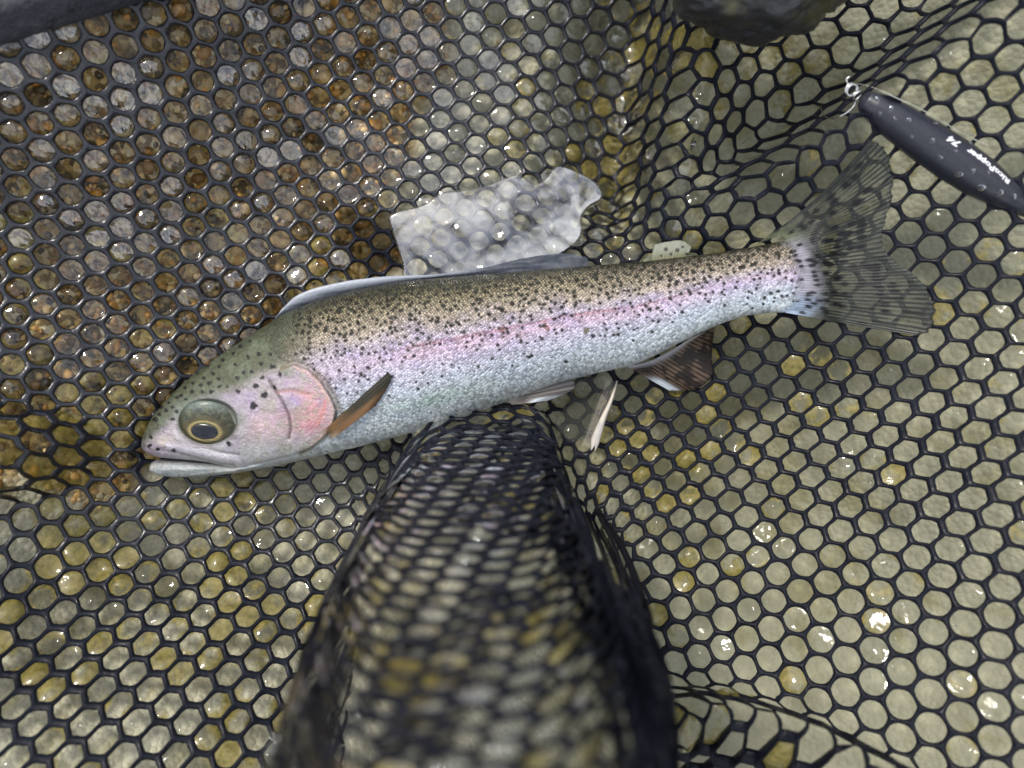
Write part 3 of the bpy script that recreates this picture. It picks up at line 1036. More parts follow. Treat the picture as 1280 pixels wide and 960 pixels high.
    # head
    ophead = np.where(ins & (QX < 425), 1.0, 0.0) * smooth(1.5, 4, d) + np.where(QX < 330, 1, 0) * (QX < 425)
    head = np.clip(ophead, 0, 1)
    hx = np.clip(head * smooth(440, 400, QX), 0, 1)
    crown_y = np.interp(QX, [180, 215, 250, 300, 340, 370], [556, 522, 496, 482, 462, 446])      # edge between dark crown and pale cheek
    crown = smooth(14, -10, QY - crown_y - 10 * (fbm(QX / 14, QY / 14, 61, 3) - .5)) * smooth(412, 338, QX)
    cheek = (1 - crown) * hx
    paint(cheek, c(150, 141, 147))
    paint(cheek * smooth(.35, .7, fbm(QX / 24, QY / 24, 62, 4)) * .8, c(156, 142, 168))
    paint(cheek * .35 * smooth(.5, .66, fbm((QX + QY) / 16, (QY - .4 * QX) / 3.0, 73, 4)), c(182, 178, 184))
    paint(cheek * .6 * smooth(.55, .7, fbm((QX - QY) / 5, (QY + .6 * QX) / 14, 74, 4)), c(128, 122, 128))
    paint(cheek * .9 * np.exp(-((QX - 388) / 30) ** 2 - ((QY - 517) / 34) ** 2), c(204, 142, 146))
    paint(cheek * .75 * np.exp(-((QX - 366) / 15) ** 2 - ((QY - 503) / 10) ** 2), c(142, 134, 178))
    paint(cheek * .5 * np.exp(-((QX - 402) / 5) ** 2 - ((QY - 502) / 6) ** 2), c(120, 104, 150))
    paint(cheek * .5 * np.exp(-((QX - 330) / 22) ** 2 - ((QY - 532) / 20) ** 2), c(214, 178, 176))
    paint(cheek * .7 * smooth(545, 575, QY + .15 * (QX - 300)), c(196, 202, 200))
    paint(cheek * .5 * smooth(.5, .68, fbm(QX / 9, QY / 9, 63, 4)) * smooth(300, 330, QX), c(150, 152, 128))
    paint(cheek * .45 * smooth(.52, .66, fbm(QX / 4, QY / 4, 66, 4)), c(158, 148, 150))
    paint(cheek * .5 * smooth(.54, .68, fbm(QX / 3.2, QY / 3.2, 67, 3)) * .5, c(200, 192, 192))
    paint(crown * .96, c(74, 80, 60))
    paint(crown * .6 * smooth(.5, .65, fbm(QX / 18, QY / 18, 64, 4)), c(98, 108, 90))
    paint(crown * .5 * smooth(.5, .7, fbm(QX / 3, QY / 3, 68, 3)), c(56, 60, 44))
    paint(.7 * np.exp(-((QX - 360) / 12) ** 2 - ((QY - 462) / 8) ** 2), c(110, 118, 88))
    paint(.8 * np.exp(-((QX - 205) / 14) ** 2 - ((QY - 551) / 7) ** 2), c(196, 186, 176))
    paint(.85 * np.exp(-(np.maximum(dm - 1, 0) / 3.5) ** 2) * (QX > 208), c(206, 200, 212))
    paint(.7 * np.exp(-((dm - 7) / 1.6) ** 2) * (QX > 225) * (QY > 560) * (QX < 300), c(120, 118, 116))
    paint((.45 + .6 * fbm(QX / 9, QY / 9, 69, 3)) * np.exp(-(d / (1.2 + 2 * fbm(QX / 12, QY / 12, 70, 2))) ** 2) * (QX > 340) * (par < 8.6), c(104, 88, 58))
    paint(.45 * np.exp(-((d - 3.5) / 1.8) ** 2) * (QX > 345) * ins * (par > 1) * (par < 8), c(214, 170, 150))
    paint(.7 * np.exp(-((d - 5) / 3.0) ** 2) * (QX > 352) * ~ins * (par < 7), c(96, 90, 66))
    paint(.8 * np.exp(-(d2 / 1.6) ** 2), c(78, 66, 58))
    paint(.55 * np.exp(-(polydist(QX, QY, [(346, 490), (365, 488), (388, 493)])[0] / 2.2) ** 2), c(160, 110, 92))
    paint(.55 * np.exp(-(polydist(QX, QY, [(408, 500), (404, 515), (398, 530)])[0] / 2.4) ** 2), c(206, 134, 120))
    paint(.85 * smooth(1.10, 1.0, de), c(70, 76, 60))
    paint(.6 * np.exp(-((de - 1.12) / .1) ** 2) * smooth(515, 490, QY), c(98, 110, 98))
    paint(.5 * np.exp(-((de - 1.1) / .06) ** 2) * smooth(520, 545, QY), c(84, 80, 72))
    paint(.7 * np.exp(-((de - 1.2) / .12) ** 2) * smooth(520, 545, QY), c(206, 202, 206))
    paint(.6 * np.exp(-((QX - 226) / 12) ** 2 - ((QY - 512) / 12) ** 2), c(120, 132, 122))
    paint(.9 * (1 - smooth(.6, 1.1, np.hypot((QX - 216) / 4, (QY - 524) / 2.4))), c(30, 30, 28))
    paint(.6 * np.exp(-((QX - 292) / 9) ** 2 - ((QY - 546) / 6) ** 2), c(92, 90, 84))
    paint(.7 * np.exp(-((QX - 300) / 10) ** 2 - ((QY - 522) / 12) ** 2), c(120, 128, 118))
    # spots: rows that follow the scales, dense on the back, thinning downward
    r2 = np.random.default_rng(11)
    sp = []
    for X0 in np.arange(300, 1026, 7.2):
        for k in range(30):
            X = X0 + r2.uniform(-3.2, 3.2) + (k % 2) * 3.6
            b0, b1 = lerp_pts(X, BACK), lerp_pts(X, BELLY)
            Y = b0 + 2 + k * 6.6 + r2.uniform(-2.4, 2.4)
            t = (Y - b0) / (b1 - b0)
            if t > .92: continue
            pr = np.interp(t, [0, .12, .25, .40, .5, .62, .75, .85], [.9, .85, .68, .42, .32, .22, .05, 0])
            if X > 930: pr = np.interp(t, [0, .5, .8, 1], [.75, .55, .35, .1])
            gill = lerp_pts(Y, [(440, 362), (455, 380), (470, 402), (490, 416), (513, 428), (545, 414)])
            if X < gill + 3: continue
            if r2.uniform() > pr: continue
            sp.append((X, Y, r2.uniform(1.7, 2.9) * (1.08 if t < .3 else .95)))
    for a, b, r in HEADSPOT:
        sp.append((160 + a / 4.571, 400 + b / 4.571, 2.6 * r))
    wob = fbm(QX / 2.6, QY / 2.6, 71, 2)
    dk = np.zeros_like(QY)
    for X, Y, r in sp:
        i0, i1 = np.searchsorted(px, [X - 34, X + 34])
        sl = slice(i0, i1)
        e = np.hypot((QX[sl] - X) * .92, QY[sl] - Y) / r + (wob[sl] - .5) * 1.1
        dk[sl] = np.maximum(dk[sl], 1 - smooth(.62, 1.15, e))
    paint(dk * up * .97, c(14, 14, 14))
    C = np.where(up[..., None], C, C[:, ::1])
    scale_mask = smooth(1.0, 5, d) * np.where(ins, 0, 1) * smooth(352, 372, QX) + smooth(425, 432, QX)
    scale_mask = np.where(QX < 425, np.where(QY < lerp_pts(QX, [(300, 420), (330, 428), (352, 452), (372, 452)]) , smooth(322, 352, QX) * (1 - crown * .3), scale_mask), scale_mask)
    scale_mask = np.clip(scale_mask, 0, 1) * up * smooth(1030, 1008, QX)
    dark_edge = np.interp(tt, [0, .12, .3, .5, .8], [1, .95, .62, .34, .16])
    faces = grid_faces(nx, len(th), True)
    caps = [list(range(len(th))), [(nx - 1) * len(th) + k for k in range(len(th))][::-1]]
    allf = faces.tolist() + caps
    uv = np.stack([PXg, -py], -1)
    return mesh_obj('body', V.reshape(-1, 3), allf, M_FISH, trout, uv=uv.reshape(-1, 2), colors=C.reshape(-1, 3),
                    floats={'scale_mask': scale_mask.ravel(), 'dark_edge': dark_edge.ravel()})


OPERCLE_SIGN = 1
build_body()


def build_jaw():
    n = 90
    px = np.linspace(187, 440, n); px[:20] = 187 + (px[20] - 187) * (np.arange(20) / 20) ** 1.8
    top = lerp_pts(px, [(187, 584), (190, 578), (197, 574), (215, 572), (240, 573), (300, 578), (405, 550), (440, 540)])
    bot = lerp_pts(px, [(187, 587), (190, 591), (200, 594.5), (220, 596.5), (260, 595), (300, 590.5), (350, 581.5), (400, 570), (440, 557)])
    T = lerp_pts(px, [(187, .6), (192, 3.2), (210, 5), (260, 8), (330, 10), (405, 8), (440, 3)])
    zc = lerp_pts(px, [(187, -9), (300, -7), (405, -6)])
    m = 40; th = np.arange(m) * 2 * math.pi / m
    s = -np.cos(th)
    py = (top + bot)[:, None] / 2 + (bot - top)[:, None] / 2 * s[None]
    Z = zc[:, None] + T[:, None] * np.sin(th)[None]
    X = np.broadcast_to(px[:, None], py.shape)
    Z = Z - .5 * np.exp(-(polydist(X, py, [(215, 592), (260, 588), (330, 578)])[0] / 2.0) ** 2) * (np.sin(th) > 0)
    x, y = PX(X, py, zc[:, None])
    t = (s[None] + 1) / 2 + 0 * py
    C = (1 - t)[..., None] * srgb(150, 152, 156) + t[..., None] * srgb(190, 197, 198)
    k = smooth(.45, .7, fbm(X / 16, py / 6, 5, 3))[..., None] * .5
    C = C * (1 - k) + k * srgb(158, 170, 176)
    k = (.55 * smooth(.5, .62, fbm((X + py) / 40, (py + .28 * X) / 2.2, 15, 3)))[..., None] * smooth(240, 300, X)[..., None]
    C = C * (1 - k) + k * srgb(138, 144, 140)
    k = (.4 * smooth(.5, .65, fbm(X / 5, py / 5, 16, 4)))[..., None]
    C = C * (1 - k) + k * srgb(166, 160, 158)
    k = (smooth(.36, .08, t) * .7)[..., None]
    C = C * (1 - k) + k * srgb(84, 82, 84)
    k = (.6 * np.exp(-(polydist(X, py, [(205, 587), (240, 586), (285, 583), (330, 575)])[0] / 1.2) ** 2))[..., None]
    C = C * (1 - k) + k * srgb(96, 98, 98)
    k = (smooth(205, 188, X) * .5)[..., None]
    C = C * (1 - k) + k * srgb(150, 150, 142)
    f = grid_faces(n, m, True).tolist() + [list(range(m)), [(n - 1) * m + q for q in range(m)][::-1]]
    k = (.5 * smooth(.45, .7, fbm(X / 3, py / 3, 18, 3)))[..., None]
    C = C * (1 - k) + k * srgb(128, 134, 134)
    mesh_obj('lower_jaw', np.stack([x, y, Z], -1).reshape(-1, 3), f, M_FISH, trout, uv=np.stack([X, -py], -1).reshape(-1, 2), colors=C.reshape(-1, 3), floats={'scale_mask': np.zeros(X.size), 'dark_edge': np.zeros(X.size)})


build_jaw()


def dome(cx, cy, rx, ry, z0, h, ang=0, n=44, m=16, prof=2.0):
    r = np.linspace(0, 1, m)[1:]
    a = np.arange(n) * 2 * math.pi / n
    ex, ey = rx * r[:, None] * np.cos(a), ry * r[:, None] * np.sin(a)
    px = cx + ex * math.cos(ang) - ey * math.sin(ang); py = cy + ex * math.sin(ang) + ey * math.cos(ang)
    z = z0 + h * np.sqrt(np.maximum(1 - r ** prof, 0))[:, None] + 0 * px
    x, y = PX(px, py, z0)
    x0, y0 = PX(cx, cy, z0)
    V = np.vstack([np.stack([x, y, z], -1).reshape(-1, 3), [[float(x0), float(y0), z0 + h]]])
    f = grid_faces(len(r), n, True)[:, ::-1].tolist() + [[q, (q + 1) % n, len(V) - 1] for q in range(n)]
    P = np.vstack([np.stack([px, py], -1).reshape(-1, 2), [[cx, cy]]])
    return V, f, P


def surf_z(px, py):
    """height of the fish's upper flank"""
    top, bot = lerp_pts(px, BACK), lerp_pts(px, BELLY)
    s = np.clip((py - (top + bot) / 2) / ((bot - top) / 2), -1, 1)
    ct = np.abs(s) ** (1 / .92)
    return lerp_pts(px, ZC) + lerp_pts(px, THICK) * np.sqrt(np.maximum(1 - ct ** 2, 0)) ** .86


def build_eye():
    EYE_H = 1.7
    z0 = float(surf_z(260, 527)) - .5
    V, f, P = dome(261.5, 527, 38, 28, z0, EYE_H, .15)
    dx, dy = P[:, 0] - 257.5, P[:, 1] - 538.5
    q = np.hypot((dx * .995 + dy * .1) / 19.5, (dy * .995 - dx * .1) / 11.8)
    C = np.empty((len(V), 3))
    nz = fbm(P[:, 0] / 6, P[:, 1] / 6, 90, 4)[:, None]
    C[:] = srgb(52, 57, 42)
    k = smooth(518, 504, P[:, 1])[:, None] * .6; C = C * (1 - k) + k * srgb(76, 92, 92)
    k = smooth(.42, .6, nz) * .8; C = C * (1 - k) + k * srgb(30, 33, 24)
    k = smooth(.55, .66, fbm(P[:, 0] / 3, P[:, 1] / 9, 92, 3))[:, None] * .6; C = C * (1 - k) + k * srgb(96, 98, 70)
    k = np.exp(-((q - 1.32) / .22) ** 2)[:, None] * .7; C = C * (1 - k) + k * srgb(74, 64, 36)
    k = np.exp(-((q - 1.0) / .085) ** 2)[:, None] * .9; C = C * (1 - k) + k * srgb(160, 142, 92)
    k = (np.exp(-((P[:, 0] - 281) / 5) ** 2 - ((P[:, 1] - 530) / 8) ** 2))[:, None] * .8; C = C * (1 - k) + k * srgb(40, 36, 26)
    k = (np.exp(-((P[:, 0] - 236) / 6) ** 2 - ((P[:, 1] - 522) / 4) ** 2))[:, None] * .7; C = C * (1 - k) + k * srgb(48, 54, 52)
    k = smooth(.78, 1.0, np.hypot((P[:, 0] - 260) / 36.5, (P[:, 1] - 527) / 28))[:, None] * .8 * smooth(505, 535, P[:, 1])[:, None]; C = C * (1 - k) + k * srgb(40, 42, 32)
    k = smooth(520, 502, P[:, 1])[:, None] * .6; C = C * (1 - k) + k * srgb(86, 100, 92)
    eye = mesh_obj('eye', V, f, M_EYE, trout, colors=C)
    V, f, P = dome(257.5, 539.5, 17.5, 9.6, 0, 1.0, .1, 40, 12)
    ex, ey = P[:, 0] - 261.5, P[:, 1] - 527
    lx = (ex * math.cos(.15) + ey * math.sin(.15)) / 38; ly = (ey * math.cos(.15) - ex * math.sin(.15)) / 28
    ze = z0 + EYE_H * np.sqrt(np.maximum(1 - lx ** 2 - ly ** 2, 0))
    rim = V[:, 2]
    x, y = PX(P[:, 0], P[:, 1], z0)
    V = np.stack([x, y, ze - .05 + .28 * rim], -1)
    mesh_obj('pupil', V, f, M_PUPIL, eye)


build_eye()


def fin(name, base, tip, nrays, zfun, colfun, opfun, parent=trout, nr=26, per=5, thick=.35, ridge=.22, bend=None):
    """a fin as a ruled sheet from a base line to a tip line (photo pixels), with raised rays and real thickness"""
    ns = nrays * per
    b = spline(base, ns); t = spline(tip, ns)
    s = np.linspace(0, 1, ns); r = np.linspace(0, 1, nr)
    S, R = np.meshgrid(s, r, indexing='ij')
    P = b[:, None] * (1 - r)[None, :, None] + t[:, None] * r[None, :, None]
    if bend is not None: P = P + bend(S, R)
    ph = S * nrays * 2 * math.pi
    # ragged trailing edge
    jag = (vnoise(s * nrays * 1.3, 0 * s, 5) - .5) * .035
    P = P + (t - b)[:, None] * (jag[:, None] * smooth(.8, 1, R))[..., None]
    z = zfun(S, R, P)
    zt = z + thick + ridge * (.5 + .5 * np.cos(ph)) * (1 - .6 * R)
    zb = z - thick * .4
    x, y = PX(P[..., 0], P[..., 1], z)
    V = np.vstack([np.stack([x, y, zt], -1).reshape(-1, 3), np.stack([x, y, zb], -1).reshape(-1, 3)])
    n = ns * nr
    f = grid_faces(ns, nr)
    f2 = f[:, ::-1] + n
    bd = [k for k in range(nr)] + [k * nr + nr - 1 for k in range(1, ns)] + [(ns - 1) * nr + k for k in range(nr - 2, -1, -1)] + [k * nr for k in range(ns - 2, 0, -1)]
    bd = np.array(bd); b2 = np.roll(bd, -1)
    rim = np.stack([bd, b2, b2 + n, bd + n], -1)[:, ::-1]
    C = colfun(S, R, P, ph).reshape(-1, 3); O = np.clip(opfun(S, R, P, ph), 0, 1).ravel()
    return mesh_obj(name, V, np.vstack([f, f2, rim]), M_FIN, parent, colors=np.vstack([C, C]), floats={'opacity': np.r_[O, O]})


def lerpc(a, b, k):
    k = np.clip(k, 0, 1)[..., None]
    return np.asarray(a) * (1 - k) + np.asarray(b) * k


def netz(P, add):
    z = np.full(P.shape[:-1], 10.0)
    for _ in range(4):
        x, y = PX(P[..., 0], P[..., 1], z); z = net_h(x, y) + add
    return z


# tail fin: thin, see-through between the rays, rows of dark spots
def tail_col(S, R, P, ph):
    ray = (.5 + .5 * np.cos(ph)) ** 1.4
    C = lerpc(srgb(84, 88, 82), srgb(14, 14, 16), ray * .95)
    e = np.minimum(S, 1 - S)
    C = lerpc(C, srgb(36, 38, 36), smooth(.07, .0, e) * smooth(.2, .5, R) * .8)
    C = lerpc(C, srgb(26, 26, 26), smooth(.7, 1.0, R) * smooth(.6, .9, S) * .6)
    root = lerpc(srgb(102, 108, 84), srgb(158, 154, 166), smooth(.22, .42, S))
    root = lerpc(root, srgb(150, 166, 188), smooth(.75, .9, S))
    near = smooth(.32, .06, R + .10 * (fbm(P[..., 0] / 8, P[..., 1] / 8, 3, 3) - .5))
    C = C * (1 - near[..., None]) + root * near[..., None]
    sp = tail_spots(P)
    return lerpc(C, srgb(18, 18, 20), sp)


TS = []
_r3 = np.random.default_rng(5)
for k in range(120):
    s_, r_ = _r3.uniform(.02, .98), _r3.uniform(.03, .82) ** 1.1
    TS.append((s_, r_))


def tail_spots(P):
    b = spline(TAIL_B, 60); t = spline(TAIL_T, 60)
    out = np.zeros(P.shape[:-1])
    for s_, r_ in TS:
        i = s_ * 59; i0 = int(i); fr = i - i0
        bb = b[i0] * (1 - fr) + b[min(i0 + 1, 59)] * fr; tt = t[i0] * (1 - fr) + t[min(i0 + 1, 59)] * fr
        c = bb * (1 - r_) + tt * r_
        d = (tt - bb); d /= np.linalg.norm(d)
        q = P - c
        al = q @ d; ac = q @ np.array([-d[1], d[0]])
        out = np.maximum(out, 1 - smooth(.6, 1.1, np.hypot(al / (4.5 + 5 * r_), ac / (2.4 + 2.2 * r_))))
    return out * .95


TAIL_B = [(936, 311), (958, 302), (974, 306), (986, 320), (991, 340), (990, 358), (984, 374), (972, 389)]
TAIL_T = [(1086, 176), (1105, 184), (1112, 205), (1115, 228), (1110, 262), (1102, 292), (1103, 311), (1116, 326), (1136, 339), (1155, 358), (1167, 386), (1163, 412), (1146, 420)]
def tail_z(S, R, P):
    m = smooth(.16, .42, R)
    sz = np.maximum(surf_z(np.minimum(P[..., 0], 1029), P[..., 1]), 18) + .5
    z = sz * (1 - m) + netz(P, 1.6) * m
    return z + np.maximum(sz - z, 0) * smooth(1052, 1026, P[..., 0])


fin('tail_fin', TAIL_B, TAIL_T, 46,
    tail_z,
    tail_col,
    lambda S, R, P, ph: smooth(.0, .2, R + .10 * (fbm(P[..., 0] / 5, P[..., 1] / 5, 66, 2) - .5)) * (.30 + .8 * (.5 + .5 * np.cos(ph)) ** 2.5 * smooth(.30, .62, fbm(S * 46, R * 5, 8, 2)) + .8 * smooth(.34, .04, R) + .6 * smooth(.06, 0, np.minimum(S, 1 - S)) + .5 * smooth(.93, 1, R) + .75 * tail_spots(P) + .2 * smooth(.7, 1, R) * smooth(.6, .9, S)),
    nr=40, per=5, bend=lambda S, R: np.stack([6 * np.sin(R * 3.14) * (1 - 2 * S) * .6, 9 * np.sin(R * 3.14) * smooth(.5, 0, S)], -1))

# anal fin: brown rays with a white lower edge
def anal_col(S, R, P, ph):
    ray = (.5 + .5 * np.cos(ph))
    C = lerpc(srgb(104, 86, 72), srgb(22, 19, 18), ray * .9 * (.5 + fbm(P[..., 0] / 9, P[..., 1] / 5, 4, 3)))
    C = lerpc(C, srgb(26, 22, 22), smooth(.42, .58, fbm(P[..., 0] / 10, P[..., 1] / 10, 6, 3)) * .85)
    C = lerpc(C, srgb(176, 176, 180), smooth(.16, .0, R) * .8)
    return lerpc(C, srgb(212, 220, 228), smooth(.17, .06, S) * smooth(.35, .7, R))


fin('anal_fin', [(783, 458), (810, 452), (835, 440), (862, 424), (884, 413)], [(836, 488), (868, 487), (890, 470), (889, 445), (893, 410)], 20,
    lambda S, R, P: lerp_pts(P[..., 0], ZC) * (1 - R) - 4 * (1 - R) + netz(P, 2.0) * R, anal_col,
    lambda S, R, P, ph: .86 + 0 * S, per=5, nr=24)

# pectoral fin lying against the side
def pect_col(S, R, P, ph):
    ray = (.5 + .5 * np.cos(ph))
    C = lerpc(srgb(140, 106, 72), srgb(74, 58, 40), ray * .8)
    C = lerpc(C, srgb(52, 50, 40), smooth(.6, .25, S) * smooth(.1, .5, R))
    C = lerpc(C, srgb(38, 36, 30), smooth(.72, .95, R) * .7)
    return lerpc(C, srgb(206, 190, 168), smooth(.25, 0, R) * smooth(.4, 1, S) * .8)


fin('pectoral_fin', [(402, 541), (408, 546), (414, 550)], [(484, 466), (489, 470), (487, 480), (470, 507)], 9,
    lambda S, R, P: surf_z(P[..., 0], P[..., 1]) + .5 + 1.2 * np.sin(R * 3.1), pect_col, lambda S, R, P, ph: .97 * smooth(0, .14, R) + 0 * S, per=6, nr=26, thick=.5)

# pelvic fin folded under the belly, with a white edge
def pelv_col(S, R, P, ph):
    ray = (.5 + .5 * np.cos(ph))
    C = lerpc(srgb(128, 122, 118), srgb(52, 48, 48), ray * .8)
    C = lerpc(C, srgb(186, 178, 170), smooth(.3, 0, R))
    return lerpc(C, srgb(216, 222, 228), smooth(.62, .8, S) * smooth(.35, .6, R))


fin('pelvic_fin', [(628, 492), (632, 500), (640, 506)], [(693, 466), (712, 468), (718, 476), (715, 488), (684, 501)], 11,
    lambda S, R, P: -4 + 3.0 * np.sin(R * 3.0) + 1.5 * (1 - S), pelv_col, lambda S, R, P, ph: .93 + 0 * S, per=6, nr=24, thick=.5)

# the other pelvic fin hangs below the belly: clear membrane with a white leading ray
def pelv2_col(S, R, P, ph):
    C = lerpc(srgb(120, 122, 112), srgb(80, 82, 76), .5 + .5 * np.cos(ph))
    return lerpc(C, srgb(206, 198, 184), smooth(.74, .84, S))


pf2 = fin('pelvic_fin', [(722, 470), (738, 470), (752, 472), (768, 477)], [(694, 532), (706, 548), (722, 554), (738, 560)], 12,
    lambda S, R, P: -13 + 3 * (1 - R) + 0 * S, pelv2_col,
    lambda S, R, P, ph: .07 + .08 * (.5 + .5 * np.cos(ph)), per=5, nr=20)
_t = np.linspace(0, 1, 30)
_c2 = spline([(770, 476), (763, 500), (752, 527), (741, 560)], 30)
_w2 = np.interp(_t, [0, .15, .5, .7, .9, 1], [.8, 1.9, 3.0, 4.6, 5.6, 4.2])
_tg = np.gradient(_c2, axis=0); _tg /= np.linalg.norm(_tg, axis=1)[:, None]; _nn = np.stack([-_tg[:, 1], _tg[:, 0]], -1)
_q = np.linspace(-1, 1, 9)
_P2 = _c2[:, None] + _nn[:, None] * (_w2[:, None] * _q)[..., None] + _tg[:, None] * (4 * np.sin(_q * 5) * (_t ** 6)[:, None])[..., None]
_z2 = -11.5 + 3 * (1 - _t)[:, None] + (.9 * (1 - _q ** 2))[None]
_x2, _y2 = PX(_P2[..., 0], _P2[..., 1], -11.5)
_Vt = np.stack([_x2, _y2, _z2], -1).reshape(-1, 3); _Vb = np.stack([_x2, _y2, -12.2 + 3 * (1 - _t)[:, None] + 0 * _x2], -1).reshape(-1, 3)
_f = grid_faces(30, 9)
_C2 = lerpc(srgb(206, 198, 184), srgb(168, 166, 170), (_t[:, None] > .6) * fbm(_P2[..., 0] / 4, _P2[..., 1] / 7, 3, 3)).reshape(-1, 3)
_bd = np.array([k for k in range(9)] + [k * 9 + 8 for k in range(1, 30)] + [29 * 9 + k for k in range(7, -1, -1)] + [k * 9 for k in range(28, 0, -1)]); _b2 = np.roll(_bd, -1)
mesh_obj('leading_ray', np.vstack([_Vt, _Vb]), np.vstack([_f, _f[:, ::-1] + 270, np.stack([_bd, _b2, _b2 + 270, _bd + 270], -1)[:, ::-1]]), M_FIN, pf2, colors=np.vstack([_C2, _C2]), floats={'opacity': np.full(540, .96)})

# dorsal fin folded along the back at the water line
def dors_col(S, R, P, ph):
    C = lerpc(srgb(140, 146, 158), srgb(80, 86, 98), (.5 + .5 * np.cos(ph)) * .15 + .9 * smooth(.35, .7, fbm(P[..., 0] / 34, (P[..., 1] + .12 * P[..., 0]) / 3.2, 44, 4)))
    C = lerpc(C, srgb(168, 174, 184), smooth(.25, .75, R) * smooth(.62, .45, S) * .55)
    C = lerpc(C, srgb(60, 62, 60), smooth(.28, .0, R) * .6)
    return lerpc(C, srgb(56, 62, 76), smooth(.5, .8, S) * .7 * fbm(P[..., 0] / 26, P[..., 1] / 3, 45, 3) * 1.6)


fin('dorsal_fin', [(338, 407), (380, 384), (430, 369), (490, 357), (560, 349), (640, 343), (738, 334)],
    [(353, 386), (376, 367), (420, 354), (480, 346), (545, 343), (600, 336), (650, 324), (700, 317), (734, 322)], 40,
    lambda S, R, P: -6 + 2.2 * np.sin(R * 2.2) * smooth(.8, .5, S) + .6 * R, dors_col,
    lambda S, R, P, ph: .9 - .35 * smooth(.5, .7, S), per=4, nr=18, thick=.5, ridge=.06)

# adipose fin: small pale flap with black dots
def adip_col(S, R, P, ph):
    C = lerpc(srgb(96, 98, 70), srgb(122, 126, 112), smooth(.1, .7, R))
    o = np.zeros(S.shape)
    for x, y, r in ((832, 312, 3), (838, 318, 2.4), (846, 313, 3), (853, 309, 2.2), (843, 324, 2.6), (858, 318, 2.4), (826, 320, 2.0)):
        o = np.maximum(o, 1 - smooth(.6, 1.1, np.hypot(P[..., 0] - x, P[..., 1] - y) / r))
    return lerpc(C, srgb(24, 24, 24), o)


fin('adipose_fin', [(812, 328), (835, 326), (858, 322)], [(818, 306), (836, 302), (852, 301), (864, 309)], 6,
    lambda S, R, P: lerp_pts(P[..., 0], ZC) + 1.0 - 2 * R, adip_col, lambda S, R, P, ph: .9 + 0 * S, per=8, nr=20, thick=.6)

# ------------------------------------------------------------------ fishing lure
A0 = np.array([1076.0, 122.0]); A1 = np.array([1304.0, 275.0])
LURE_Z = 50.0
AX = A1 - A0; ALEN = float(np.linalg.norm(AX)); AX /= ALEN; AN = np.array([-AX[1], AX[0]])     # AN points down-left in the photo
LR = [(0, 3), (2, 8), (7, 13), (20, 17), (50, 22), (95, 25.5), (140, 26.5), (180, 24.5), (220, 18), (250, 10.5), (266, 5), (ALEN, 1.2)]
lure_xy = PX(*(A0 + AX * 137), LURE_Z)
_zl = float(net_h(lure_xy[0], lure_xy[1]))
LURE_Z = _zl + 28.5 * .255 + 1.2
lure = thing('fishing_lure', (float(lure_xy[0]), float(lure_xy[1]), LURE_Z - 7), 'dark navy torpedo-shaped fishing lure with white lettering and a steel ring, lying on the net', 'fishing lure')


def lure_pt(s, a, lift=0.):
    """s along the axis (px), a angle from the top, positive to the lower left"""
    r = lerp_pts(s, LR)
    c = A0[None] + np.asarray(s)[:, None] * AX
    sc = (H - LURE_Z) / F
    x, y = PX(c[:, 0], c[:, 1], LURE_Z)
    rm = r * sc + lift
    x = x + np.sin(a) * rm * AN[0]; y = y - np.sin(a) * rm * AN[1]
    return np.stack([x, y, LURE_Z + np.cos(a) * rm], -1)


